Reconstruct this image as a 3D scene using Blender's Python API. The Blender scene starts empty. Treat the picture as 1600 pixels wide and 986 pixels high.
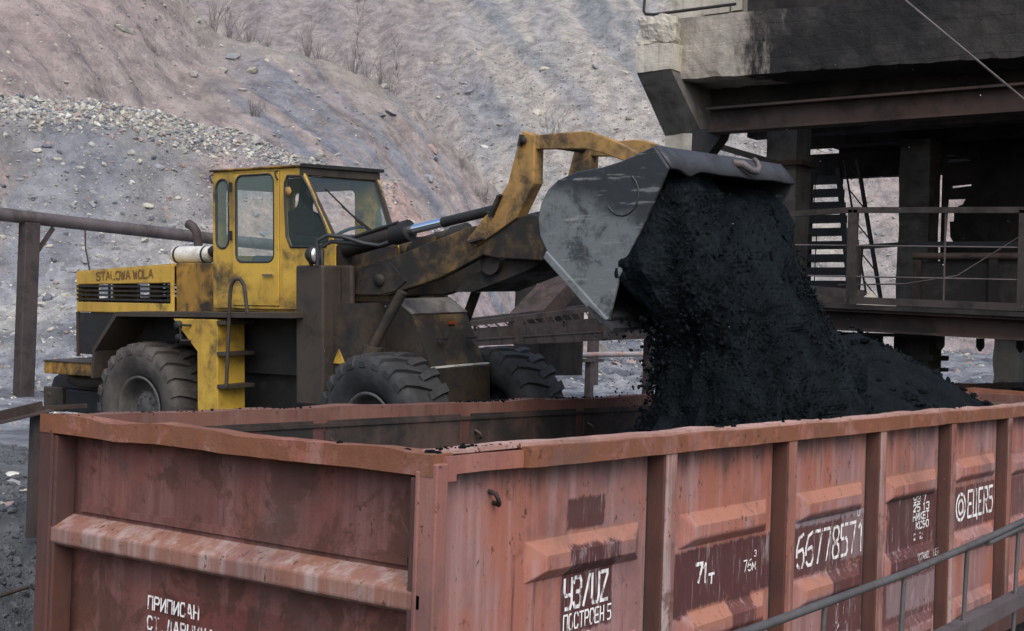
import bpy, bmesh, math, random
import numpy as np
from mathutils import Vector, Matrix, geometry, noise as mnoise
R=math.radians
random.seed(7); rng=np.random.default_rng(7)
S=bpy.context.scene; COL=S.collection
# ---------------------------------------------------------------- camera, sky, sun, exposure
cam=bpy.data.objects.new('camera',bpy.data.cameras.new('camera')); COL.objects.link(cam)
CAM=Vector((-5.03,-4.11,4.08)); yaw,pit,rol=R(36.3),R(0.69),R(1.85)
Fw=Vector((math.cos(pit)*math.cos(yaw),math.cos(pit)*math.sin(yaw),math.sin(pit)))
R0=Vector((math.sin(yaw),-math.cos(yaw),0)); U0=R0.cross(Fw)
Rt=R0*math.cos(rol)+U0*math.sin(rol); Up=U0*math.cos(rol)-R0*math.sin(rol)
cam.matrix_world=Matrix(((Rt.x,Up.x,-Fw.x,CAM.x),(Rt.y,Up.y,-Fw.y,CAM.y),(Rt.z,Up.z,-Fw.z,CAM.z),(0,0,0,1)))
cam.data.sensor_width=36; cam.data.lens=36*2131/1600; cam.data.clip_end=3000; cam.data.clip_start=.05
S.camera=cam
SUND=Vector((-.42,-.50,.76)).normalized()
w=bpy.data.worlds.new('World'); S.world=w; w.use_nodes=True
nt=w.node_tree; bg=nt.nodes['Background']
sky=nt.nodes.new('ShaderNodeTexSky'); sky.sky_type='NISHITA'; sky.sun_disc=False
sky.sun_elevation=math.asin(SUND.z); sky.sun_rotation=math.atan2(SUND.x,SUND.y)
sky.dust_density=3.2; sky.air_density=1.0; sky.ozone_density=1
nt.links.new(sky.outputs[0],bg.inputs[0]); bg.inputs[1].default_value=.15
sl=bpy.data.lights.new('sun','SUN'); sl.energy=1.25; sl.angle=R(60); sl.color=(1,.99,.975)
so=bpy.data.objects.new('sun',sl); COL.objects.link(so); so.location=(0,-10,40)
so.rotation_euler=(-SUND).to_track_quat('-Z','Y').to_euler()
S.view_settings.view_transform='Standard'; S.view_settings.look='None'; S.view_settings.gamma=1
S.view_settings.exposure=0.72
# ---------------------------------------------------------------- helpers
def tag(o,label=None,cat=None,group=None,kind=None):
    if label: o['label']=label
    if cat: o['category']=cat
    if group: o['group']=group
    if kind: o['kind']=kind
    return o
def empty(name,loc,label,cat,group=None):
    o=bpy.data.objects.new(name,None); COL.objects.link(o); o.location=loc; o.empty_display_size=.2
    return tag(o,label,cat,group)
class MB:
    def __init__(s): s.v=[]; s.f=[]; s.sm=[]
    def add(s,v,f,smooth=False):
        n=len(s.v); s.v+=[tuple(p) for p in v]; s.f+=[tuple(i+n for i in q) for q in f]; s.sm+=[smooth]*len(f)
    def box(s,a,b):
        x0,y0,z0=[min(a[i],b[i]) for i in range(3)]; x1,y1,z1=[max(a[i],b[i]) for i in range(3)]
        s.add([(x0,y0,z0),(x1,y0,z0),(x1,y1,z0),(x0,y1,z0),(x0,y0,z1),(x1,y0,z1),(x1,y1,z1),(x0,y1,z1)],
          [(3,2,1,0),(4,5,6,7),(0,1,5,4),(1,2,6,5),(2,3,7,6),(3,0,4,7)]); return s
    def hexa(s,p8):
        s.add(p8,[(3,2,1,0),(4,5,6,7),(0,1,5,4),(1,2,6,5),(2,3,7,6),(3,0,4,7)]); return s
    def prism(s,poly,ax,a,b):
        n=len(poly)
        def P(p,c): return {0:(c,p[0],p[1]),1:(p[0],c,p[1]),2:(p[0],p[1],c)}[ax]
        s.add([P(p,a) for p in poly]+[P(p,b) for p in poly],
          [tuple(range(n))[::-1],tuple(range(n,2*n))]+[(i,(i+1)%n,n+(i+1)%n,n+i) for i in range(n)]); return s
    def tube(s,pts,r,n=8,cap=True,smooth=True):
        pts=[Vector(p) for p in pts]; rs=r if isinstance(r,(list,tuple)) else [r]*len(pts)
        rings=[]; ref=None
        for i,p in enumerate(pts):
            t=(pts[min(i+1,len(pts)-1)]-pts[max(i-1,0)]).normalized()
            if ref is None: ref=Vector((0,0,1)) if abs(t.z)<.9 else Vector((1,0,0))
            a=t.cross(ref).normalized(); b=a.cross(t); ref=b
            rings.append([p+(a*math.cos(2*math.pi*k/n)+b*math.sin(2*math.pi*k/n))*rs[i] for k in range(n)])
        v=[q for g in rings for q in g]
        f=[(i*n+k,i*n+(k+1)%n,(i+1)*n+(k+1)%n,(i+1)*n+k) for i in range(len(pts)-1) for k in range(n)]
        s.add(v,f,smooth)
        if cap:
            s.add(rings[0],[tuple(range(n))]); s.add(rings[-1],[tuple(range(n))[::-1]])
        return s
    def bar(s,a,b,w,h,up=(0,0,1)):
        a=Vector(a);b=Vector(b);t=(b-a).normalized();sd=t.cross(Vector(up)).normalized();u=sd.cross(t)
        p=[]
        for c in (a,b): p+=[c-sd*w/2-u*h/2,c+sd*w/2-u*h/2,c+sd*w/2+u*h/2,c-sd*w/2+u*h/2]
        s.add(p,[(3,2,1,0),(4,5,6,7),(0,1,5,4),(1,2,6,5),(2,3,7,6),(3,0,4,7)]); return s
    def lathe(s,prof,ax,cen,n=40,smooth=True):   # prof: (offset along axis, radius)
        c=Vector(cen); v=[]
        for o,r in prof:
            for k in range(n):
                t=2*math.pi*k/n; q=[0,0,0]; q[ax]=o; q[(ax+1)%3]=r*math.cos(t); q[(ax+2)%3]=r*math.sin(t)
                v.append(c+Vector(q))
        f=[(i*n+k,(i+1)*n+k,(i+1)*n+(k+1)%n,i*n+(k+1)%n) for i in range(len(prof)-1) for k in range(n)]
        s.add(v,f,smooth); return s
    def plate(s,outer,holes,fn,off):   # 2D outline with holes, mapped to 3D by fn, thickened by vector off
        loops=[[Vector((p[0],p[1],0)) for p in L] for L in [outer]+holes]
        tri=geometry.tessellate_polygon(loops); flat=[p for L in loops for p in L]; off=Vector(off)
        a=[Vector(fn(p.x,p.y)) for p in flat]; n=len(a); v=a+[p+off for p in a]
        f=[tuple(t) for t in tri]+[tuple(i+n for i in t[::-1]) for t in tri]; k=0
        for L in loops:
            m=len(L); f+=[(k+i,k+(i+1)%m,n+k+(i+1)%m,n+k+i) for i in range(m)]; k+=m
        s.add(v,f); return s
    def build(s,name,mat,parent=None,world=False,bevel=0,recalc=True,jit=None):
        v=s.v
        if parent is not None and world:
            o0=parent.location; v=[(p[0]-o0.x,p[1]-o0.y,p[2]-o0.z) for p in v]
        me=bpy.data.meshes.new(name); me.from_pydata(v,[],s.f)
        me.polygons.foreach_set('use_smooth',s.sm)
        if recalc:
            bm=bmesh.new(); bm.from_mesh(me); bmesh.ops.recalc_face_normals(bm,faces=bm.faces); bm.to_mesh(me); bm.free()
        me.materials.append(mat); me.update()
        o=bpy.data.objects.new(name,me); COL.objects.link(o)
        if parent is not None: o.parent=parent
        if bevel:
            b=o.modifiers.new('bevel','BEVEL'); b.width=bevel; b.segments=2; b.limit_method='ANGLE'; b.angle_limit=R(40)
        return o
def lone(mb,name,mat,label,cat,group=None,kind=None,bevel=0,org=None):
    """a top-level mesh: origin moved to the base of its bounding box"""
    a=np.array(mb.v); c=np.array([(a[:,0].min()+a[:,0].max())/2,(a[:,1].min()+a[:,1].max())/2,a[:,2].min()])
    mb.v=[tuple(p) for p in (a-c)]
    o=mb.build(name,mat,bevel=bevel); o.location=c
    return tag(o,label,cat,group,kind)
def dup(o,loc=None,parent=None):
    c=o.copy(); COL.objects.link(c)
    if parent is not None: c.parent=parent
    if loc is not None: c.location=loc
    for ch in [x for x in S.objects if x.parent==o]: dup(ch,None,c)
    return c
def rrect(x0,x1,z0,z1,r,n=4):
    r=min(r,(x1-x0)/2-1e-4,(z1-z0)/2-1e-4); p=[]
    for cx,cz,a in ((x1-r,z1-r,0),(x0+r,z1-r,90),(x0+r,z0+r,180),(x1-r,z0+r,270)):
        for k in range(n+1):
            t=R(a+90*k/n); p.append((cx+r*math.cos(t),cz+r*math.sin(t)))
    return p
# ---------------------------------------------------------------- materials
class NT:
    def __init__(s,name):
        s.m=bpy.data.materials.new(name); s.m.use_nodes=True; s.t=s.m.node_tree; s.b=s.t.nodes['Principled BSDF']
        s.out=[n for n in s.t.nodes if n.type=='OUTPUT_MATERIAL'][0]
        s.tc=s.t.nodes.new('ShaderNodeTexCoord').outputs['Object']
    def n(s,typ,**k):
        q=s.t.nodes.new(typ)
        for a,b in k.items(): setattr(q,a,b)
        return q
    def lk(s,a,b): s.t.links.new(a,b)
    def noise(s,scale=3,detail=6,rough=.6,dist=0,vec=None,stretch=None,off=0):
        q=s.n('ShaderNodeTexNoise'); q.inputs['Scale'].default_value=scale; q.inputs['Detail'].default_value=detail
        q.inputs['Roughness'].default_value=rough; q.inputs['Distortion'].default_value=dist
        v=vec or s.tc
        mp=s.n('ShaderNodeMapping'); mp.inputs['Scale'].default_value=stretch or (1,1,1); mp.inputs['Location'].default_value=(off,off*1.7,off*.6)
        s.lk(v,mp.inputs[0]); s.lk(mp.outputs[0],q.inputs['Vector']); return q.outputs['Fac']
    def ramp(s,fac,a,b,lo=0.,hi=1.):
        q=s.n('ShaderNodeMapRange'); q.interpolation_type='SMOOTHSTEP'
        s.lk(fac,q.inputs[0]); q.inputs[1].default_value=a; q.inputs[2].default_value=b; q.inputs[3].default_value=lo; q.inputs[4].default_value=hi
        return q.outputs[0]
    def math(s,op,a,b=None,c=None):
        q=s.n('ShaderNodeMath',operation=op)
        for i,x in enumerate((a,b,c)):
            if x is None: continue
            if isinstance(x,(int,float)): q.inputs[i].default_value=x
            else: s.lk(x,q.inputs[i])
        return q.outputs[0]
    def mix(s,fac,a,b,mode='MIX'):
        q=s.n('ShaderNodeMix',data_type='RGBA',blend_type=mode)
        for i,x in ((0,fac),(6,a),(7,b)):
            if isinstance(x,(int,float)): q.inputs[i].default_value=x
            elif isinstance(x,(tuple,list)): q.inputs[i].default_value=(*x[:3],1)
            else: s.lk(x,q.inputs[i])
        return q.outputs[2]
    def bump(s,h,st=.3,dist=.02):
        q=s.n('ShaderNodeBump'); q.inputs['Strength'].default_value=st; q.inputs['Distance'].default_value=dist
        s.lk(h,q.inputs['Height']); s.lk(q.outputs[0],s.b.inputs['Normal'])
    def fin(s,col,rough=.7,metal=0,spec=.4):
        if isinstance(col,(tuple,list)): s.b.inputs['Base Color'].default_value=(*col[:3],1)
        else: s.lk(col,s.b.inputs['Base Color'])
        if isinstance(rough,(int,float)): s.b.inputs['Roughness'].default_value=rough
        else: s.lk(rough,s.b.inputs['Roughness'])
        if isinstance(metal,(int,float)): s.b.inputs['Metallic'].default_value=metal
        else: s.lk(metal,s.b.inputs['Metallic'])
        s.b.inputs['Specular IOR Level'].default_value=spec
        return s.m
def worn(name,col,dirt,amt=.4,scale=3,col2=None,rough=.6,metal=0,streak=.5,bump=.25,spec=.4,off=0,edge=.12):
    """painted / bare surface with large colour drift, dirt patches, run-down streaks and specks"""
    t=NT(name); c2=col2 or tuple(x*.72 for x in col)
    c=t.mix(t.ramp(t.noise(scale*.5,5,off=off),.35,.65),col,c2)
    st=t.ramp(t.noise(scale*3,4,.6,stretch=(1,1,.12),off=off+3),.5,.75)
    c=t.mix(t.math('MULTIPLY',st,streak),c,dirt)
    th=.72-.45*amt
    d=t.ramp(t.noise(scale,9,.68,.3,off=off+9),th-edge,th+edge)
    c=t.mix(d,c,dirt)
    sp=t.ramp(t.noise(scale*16,3,.5,off=off+5),.66,.74)
    c=t.mix(t.math('MULTIPLY',sp,.5),c,tuple(x*.5 for x in dirt))
    t.bump(t.noise(scale*14,6,.65),bump,.006)
    return t.fin(c,t.ramp(d,0,1,rough,min(1,rough+.25)),metal,spec)
M={}
DARK=(.017,.014,.012)
M['yellow']=worn('yellow_paint',(.48,.305,.045),(.045,.032,.017),.27,2.2,(.37,.225,.038),.42,streak=.35,spec=.45)
M['yellow_grimy']=worn('grimy_yellow_paint',(.36,.19,.028),(.022,.017,.012),.55,2.6,(.22,.12,.024),.55,streak=.7)
M['lever']=worn('rubbed_yellow_paint',(.33,.19,.055),(.045,.034,.022),.46,3.0,(.27,.155,.05),.6,streak=.5)
M['grime']=worn('coal_caked_steel',(.030,.025,.021),(.010,.010,.010),.5,2.4,(.055,.036,.02),.62,streak=.5,spec=.4)
M['grime_brown']=worn('brown_dusty_steel',(.040,.032,.025),(.015,.013,.012),.35,2.2,(.045,.033,.024),.6,streak=.4)
M['grime_yellow']=worn('dusty_yellow_black_steel',(.15,.09,.026),(.014,.012,.011),.66,2.3,(.06,.043,.025),.55,streak=.7)
M['tread']=worn('grey_tread_plate',(.16,.15,.145),(.06,.052,.045),.35,4,(.12,.11,.10),.6)
M['black']=worn('black_iron',(.012,.012,.013),(.022,.02,.018),.4,4,rough=.6)
M['rubber_trim']=NT('rubber_trim').fin((.02,.021,.022),.5)
M['chrome']=NT('chrome_rod').fin((.75,.8,.85),.12,1)
M['glasslamp']=NT('lamp_reflector').fin((.62,.63,.62),.15,.7)
M['white']=worn('white_paint',(.62,.6,.55),(.2,.17,.13),.3,5,(.52,.5,.45),.4)
M['rust']=worn('rusty_steel',(.046,.030,.025),(.022,.016,.014),.45,1.6,(.064,.037,.027),.75,streak=.5)
M['rust_brown']=worn('dull_brown_steel',(.040,.031,.029),(.024,.019,.019),.4,2,(.052,.038,.035),.7,streak=.3)
M['rust_grey']=worn('grey_brown_pipe',(.075,.062,.063),(.045,.036,.034),.4,2,(.095,.078,.078),.6,streak=.2)
M['pinkpipe']=worn('pale_pink_pipe',(.36,.25,.22),(.3,.29,.29),.5,2.2,(.28,.17,.14),.7,streak=.1)
M['soot']=worn('soot_black_wall',(.020,.017,.016),(.010,.009,.009),.5,1.2,(.028,.023,.02),.85,streak=.5)  # soot; near black also paints the bunker's interior darkness into the colour
M['dkrust']=worn('dark_rust_beam',(.021,.0115,.009),(.010,.008,.0075),.4,.8,(.036,.017,.0105),.75,streak=.5)
M['raildark']=worn('dark_brown_handrail',(.026,.020,.018),(.014,.012,.011),.4,2,(.036,.026,.022),.75)
M['steelrail']=worn('weathered_grey_rail',(.085,.082,.082),(.05,.035,.03),.3,4,rough=.5)
def concrete(name,col,dark,amt):
    t=NT(name)
    c=t.mix(t.ramp(t.noise(1.1,8,.65),.35,.65),col,tuple(x*.7 for x in col))
    c=t.mix(t.math('MULTIPLY',t.ramp(t.noise(5,5,.6,stretch=(1,1,.1),off=4),.45,.75),.6),c,dark)
    d=t.ramp(t.noise(.55,9,.7,.4,off=2),.70-.5*amt,.84-.5*amt); c=t.mix(d,c,dark)
    wv=t.n('ShaderNodeTexWave',bands_direction='Z'); wv.inputs['Scale'].default_value=1.1; wv.inputs['Distortion'].default_value=1.6; wv.inputs['Detail'].default_value=3
    t.lk(t.tc,wv.inputs['Vector']); seam=t.ramp(wv.outputs['Fac'],.0,.025,1,0)
    c=t.mix(t.math('MULTIPLY',seam,t.ramp(t.noise(1.3,5,.6,off=60),.5,.7,0,.3)),c,tuple(x*.6 for x in dark))
    h=t.math('SUBTRACT',t.noise(9,10,.7),t.math('MULTIPLY',seam,.06))
    t.bump(h,.7,.03); return t.fin(c,.88,0,.25)
M['conc']=concrete('board_marked_concrete',(.42,.39,.33),(.17,.145,.115),.22)
M['conc_soot']=concrete('sooty_concrete',(.062,.056,.05),(.022,.02,.019),.62)
M['conc_dark']=concrete('dark_concrete',(.10,.095,.088),(.035,.032,.03),.5)
def coal(name,a,b,scale,spec=.5,rough=.55,st=None):
    t=NT(name)
    v=t.n('ShaderNodeTexVoronoi'); v.inputs['Scale'].default_value=scale; t.lk(t.tc,v.inputs['Vector'])
    n1=t.noise(scale*.13,9,.72,stretch=st); n2=t.noise(scale*1.6,6,.75,stretch=st)
    c=t.mix(t.ramp(n1,.3,.7),a,b); c=t.mix(t.ramp(n2,.55,.75),c,tuple(x*1.9 for x in b))
    t.bump(t.math('ADD',t.math('MULTIPLY',v.outputs['Distance'],.8),n2),.9,.03)
    return t.fin(c,rough,0,spec)
M['coal']=coal('wet_black_coal',(.0018,.0027,.0036),(.0085,.0125,.0155),26,.07,.6,(1,1,.35))
M['coal_fine']=coal('coal_slack',(.0040,.0052,.0064),(.011,.0140,.0165),40,.07,.7)
M['glass']=NT('cab_glass').m
def glass(m,tint,gl,rough=.03,reflect_film=.10):
    t=m.node_tree; out=[n for n in t.nodes if n.type=='OUTPUT_MATERIAL'][0]
    tr=t.nodes.new('ShaderNodeBsdfTransparent'); tr.inputs[0].default_value=(*tint,1)
    g=t.nodes.new('ShaderNodeBsdfGlossy'); g.inputs[0].default_value=(.8,.95,.97,1); g.inputs['Roughness'].default_value=rough
    d=t.nodes.new('ShaderNodeBsdfDiffuse'); d.inputs[0].default_value=(.27,.38,.39,1)  # teal diffuse share: dusty film plus a painted reflection
    mx=t.nodes.new('ShaderNodeMixShader'); mx.inputs[0].default_value=gl; m2=t.nodes.new('ShaderNodeMixShader'); m2.inputs[0].default_value=reflect_film
    t.links.new(tr.outputs[0],m2.inputs[1]); t.links.new(d.outputs[0],m2.inputs[2])
    t.links.new(m2.outputs[0],mx.inputs[1]); t.links.new(g.outputs[0],mx.inputs[2]); t.links.new(mx.outputs[0],out.inputs[0])
glass(M['glass'],(.78,.92,.92),.12,.03,.22)
M['glass_clear']=NT('windscreen_glass').m; glass(M['glass_clear'],(.84,.92,.92),.06,.03,.07)
M['amber']=NT('amber_visor').fin((.85,.33,.01),.5)
M['fabric']=worn('dark_jacket_cloth',(.018,.019,.022),(.012,.012,.013),.4,6,rough=.9)
M['skin']=NT('skin').fin((.35,.2,.14),.6)
t=NT('tyre_rubber'); c=t.mix(t.ramp(t.noise(2.5,8,.65),.3,.68),(.013,.014,.0155),(.042,.042,.043)); t.bump(t.noise(18,6,.7),.5,.01); M['tyre']=t.fin(c,.8,0,.3)
t=NT('dusty_tyre_rubber'); c=t.mix(t.ramp(t.noise(2.5,8,.65),.3,.68),(.028,.026,.025),(.085,.076,.068)); t.bump(t.noise(18,6,.7),.5,.01); M['tyre_dusty']=t.fin(c,.85,0,.3)
M['rim']=worn('dusty_wheel_rim',(.085,.08,.078),(.035,.032,.03),.35,5,rough=.7)
M['bucket']=None
t=NT('worn_bucket_steel')
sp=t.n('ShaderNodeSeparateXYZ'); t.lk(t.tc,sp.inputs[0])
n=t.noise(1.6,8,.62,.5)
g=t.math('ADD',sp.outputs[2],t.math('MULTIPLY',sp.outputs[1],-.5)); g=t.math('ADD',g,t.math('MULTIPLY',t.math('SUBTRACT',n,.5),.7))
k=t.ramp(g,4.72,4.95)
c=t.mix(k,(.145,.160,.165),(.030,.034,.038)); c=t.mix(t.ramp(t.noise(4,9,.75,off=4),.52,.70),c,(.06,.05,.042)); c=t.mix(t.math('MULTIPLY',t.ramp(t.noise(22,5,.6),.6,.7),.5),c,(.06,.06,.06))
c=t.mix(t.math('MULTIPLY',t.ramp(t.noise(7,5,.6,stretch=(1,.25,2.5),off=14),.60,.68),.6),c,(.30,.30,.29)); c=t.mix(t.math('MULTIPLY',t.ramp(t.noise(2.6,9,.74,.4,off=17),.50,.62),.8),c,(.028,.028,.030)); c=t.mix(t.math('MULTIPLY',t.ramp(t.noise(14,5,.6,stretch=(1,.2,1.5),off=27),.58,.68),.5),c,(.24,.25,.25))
t.bump(t.math('ADD',t.noise(10,8,.7),t.math('MULTIPLY',t.noise(2.5,3,.5,off=5),1.5)),.3,.012); M['bucket']=t.fin(c,.5,.25,.4)
M['bucketdk']=worn('dark_bucket_steel',(.026,.028,.031),(.012,.0125,.014),.4,3,(.040,.042,.046),.5,spec=.5,streak=.3)
# wagon paint --------------------------------------------------------------------------------
def boxmask(t,u,v,b,ns,soft=.012,amp=.05):
    u0,u1,v0,v1=b
    m=t.math('MINIMUM',t.math('MINIMUM',t.math('SUBTRACT',u,u0),t.math('SUBTRACT',u1,u)),t.math('MINIMUM',t.math('SUBTRACT',v,v0),t.math('SUBTRACT',v1,v)))
    m=t.math('ADD',m,t.math('MULTIPLY',t.math('SUBTRACT',ns,.5),amp*2))
    return t.ramp(m,-soft,soft)
def wagon_paint(name,base,base2,wash,rustc,patches=(),ax=0,wash_amt=.45,rust_amt=.3,off=(0,0),bump=.25,soot=False):
    t=NT(name)
    sp=t.n('ShaderNodeSeparateXYZ'); t.lk(t.tc,sp.inputs[0])
    u=t.math('ADD',sp.outputs[ax],off[0]); v=t.math('ADD',sp.outputs[2],off[1])
    c=t.mix(t.ramp(t.noise(.95,7,.62,.4),.42,.58),base,base2)
    c=t.mix(t.math('MULTIPLY',t.ramp(t.noise(6,6,.65,stretch=(1.6,1.6,.09),off=3),.42,.72),wash_amt),c,wash)
    ns=t.noise(7,7,.7,stretch=(2,2,.7),off=8)
    scratch=t.ramp(t.noise(26,4,.6,stretch=(1.5,1.5,.05),off=1),.56,.70)
    for (b,colr,op) in patches:
        m=boxmask(t,u,v,b,ns)
        m=t.math('MULTIPLY',m,t.math('SUBTRACT',op,t.math('MULTIPLY',scratch,.55)))
        c=t.mix(m,c,colr)
        if colr==DK:
            hz_=t.math('MULTIPLY',boxmask(t,u,v,(b[0]-.02,b[1]+.02,b[2]-.05,b[3]+.03),ns,.03,.09),t.ramp(t.noise(13,7,.75,stretch=(1.2,1.2,.22),off=51),.54,.66))
            c=t.mix(t.math('MULTIPLY',hz_,.55),c,(.36,.30,.31))
    rs=t.ramp(t.noise(2.6,10,.72,.6,off=6),.74-.3*rust_amt,.82-.3*rust_amt)
    c=t.mix(t.math('MULTIPLY',rs,.75),c,rustc)
    run=t.ramp(t.noise(9,5,.6,stretch=(2.6,2.6,.10),off=12),.57,.68); c=t.mix(t.math('MULTIPLY',t.math('MULTIPLY',run,t.ramp(t.noise(1.7,5,.6,off=15),.45,.6)),.75),c,(.06,.034,.03))
    chip=t.ramp(t.noise(17,8,.75,stretch=(1,1,.75),off=21),.60,.63); c=t.mix(t.math('MULTIPLY',chip,t.ramp(t.noise(2.2,5,.6,off=23),.42,.52)),c,(.075,.034,.022))
    smk=t.ramp(t.noise(1.5,7,.62,.4,stretch=(1,1,.8),off=31),.50,.72); c=t.mix(t.math('MULTIPLY',smk,.55),c,(.085,.055,.05))
    c=t.mix(t.math('MULTIPLY',t.ramp(t.noise(11,6,.7,stretch=(1,1,.5),off=2),.66,.72),.7),c,(.05,.03,.025))
    if soot:  # ragged darkening towards the panel top
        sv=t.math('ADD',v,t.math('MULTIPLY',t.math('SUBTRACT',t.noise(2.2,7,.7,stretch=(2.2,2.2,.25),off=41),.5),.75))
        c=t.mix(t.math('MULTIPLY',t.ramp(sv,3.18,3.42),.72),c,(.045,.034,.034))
    c=t.mix(t.math('MULTIPLY',t.ramp(t.noise(60,3,.6),.62,.72),.35),c,(.09,.05,.045))
    t.bump(t.math('ADD',t.math('MULTIPLY',t.noise(2.4,3,.5),2.2),t.math('MULTIPLY',t.noise(45,6,.7),.35)),bump*1.6,.014)
    return t.fin(c,.72,0,.3)
WX,WY=6.635,1.565   # wagon root
DK=(.068,.024,.024); OR=(.31,.14,.095); WH=(.34,.27,.29)  # OR: orange primer, also standing in for the lit rib tops
SIDEP=[((1.31,1.70,2.98,3.16),DK,.95),((.93,2.05,2.865,2.97),OR,.8),((1.27,1.80,2.40,2.90),DK,1.),
 ((2.72,3.84,2.875,2.96),OR,.75),((2.36,3.98,2.30,2.715),DK,.97),((2.72,3.25,2.20,2.33),OR,.9),((3.25,3.6,2.12,2.34),DK,.8),((3.62,3.95,2.24,2.33),OR,.8),
 ((4.40,5.62,2.87,2.98),OR,.8),((4.09,5.68,2.33,2.76),DK,.9),((4.42,4.92,2.18,2.30),OR,.9),((4.92,5.66,1.75,2.33),DK,.9),
 ((4.12,5.66,2.70,2.75),WH,.6),((5.2,5.67,2.36,2.7),WH,.35),
 ((6.1,7.4,2.87,2.98),OR,.8),((6.16,7.42,2.06,2.77),DK,.95),((5.84,7.42,1.62,2.06),DK,.8),((6.2,7.4,1.75,2.03),WH,.4),
 ((7.95,9.1,2.93,3.05),OR,.7),((7.58,9.12,2.33,2.74),DK,.85),((9.35,10.8,2.3,2.72),DK,.7)]
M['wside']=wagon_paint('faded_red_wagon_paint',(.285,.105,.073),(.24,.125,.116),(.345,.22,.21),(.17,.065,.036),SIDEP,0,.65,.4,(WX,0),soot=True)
M['wpost']=wagon_paint('brown_red_stanchion_paint',(.085,.036,.028),(.062,.029,.025),(.13,.065,.055),(.16,.06,.03),(),0,.3,.25)
M['wstrip']=wagon_paint('rubbed_stanchion_face',(.23,.095,.068),(.15,.06,.05),(.45,.38,.36),(.10,.045,.03),(),0,.75,.6)
M['wcorner']=wagon_paint('rubbed_red_corner_paint',(.26,.10,.068),(.21,.09,.075),(.30,.19,.18),(.40,.15,.055),(),0,.35,.35)
M['wchord']=wagon_paint('rusty_red_chord_paint',(.245,.092,.060),(.185,.075,.052),(.31,.20,.18),(.15,.058,.026),(),0,.4,1.05,bump=.5)
M['wend']=wagon_paint('dull_red_end_paint',(.175,.062,.047),(.12,.05,.042),(.22,.12,.11),(.07,.03,.02),[((1.0,2.25,2.0,2.52),(.125,.036,.034),.75)],1,.5,.85,(WY,0),bump=.55)
M['wbeam']=wagon_paint('streaked_end_beam_paint',(.21,.105,.092),(.21,.10,.07),(.38,.33,.32),(.16,.07,.032),(),0,.6,.45)
M['wchord_far']=wagon_paint('dark_rusty_far_chord',(.15,.07,.052),(.115,.05,.038),(.2,.13,.115),(.17,.07,.03),(),0,.3,.5,bump=.4)
M['wrim']=wagon_paint('rubbed_pale_rim',(.36,.22,.185),(.27,.15,.12),(.42,.33,.30),(.10,.06,.05),(),0,.4,.5)
M['winner']=worn('sooty_wagon_inside',(.07,.042,.034),(.016,.0145,.014),.5,1.4,(.06,.038,.03),.8,streak=.5)
M['under']=worn('dark_underframe',(.03,.022,.02),(.015,.013,.012),.4,3,rough=.8)
t=NT('worn_white_paint'); n=t.ramp(t.noise(22,6,.7,stretch=(1,1,.35)),.36,.52)
tr=t.n('ShaderNodeBsdfTransparent'); mx=t.n('ShaderNodeMixShader'); t.lk(n,mx.inputs[0]); t.lk(tr.outputs[0],mx.inputs[1]); t.lk(t.b.outputs[0],mx.inputs[2]); t.lk(mx.outputs[0],t.out.inputs[0])
M['stencil']=t.fin((.74,.72,.70),.7)
t=NT('faint_white_paint'); n=t.ramp(t.noise(16,6,.75,stretch=(1,1,.35)),.44,.56)
tr=t.n('ShaderNodeBsdfTransparent'); mx=t.n('ShaderNodeMixShader'); t.lk(n,mx.inputs[0]); t.lk(tr.outputs[0],mx.inputs[1]); t.lk(t.b.outputs[0],mx.inputs[2]); t.lk(mx.outputs[0],t.out.inputs[0])
M['stencil_faint']=t.fin((.62,.58,.58),.7)
t=NT('faded_dark_lettering'); n=t.ramp(t.noise(9,6,.7),.36,.5)
tr=t.n('ShaderNodeBsdfTransparent'); mx=t.n('ShaderNodeMixShader'); t.lk(n,mx.inputs[0]); t.lk(tr.outputs[0],mx.inputs[1]); t.lk(t.b.outputs[0],mx.inputs[2]); t.lk(mx.outputs[0],t.out.inputs[0])
M['letter_dark']=t.fin((.14,.075,.024),.7)
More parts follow.
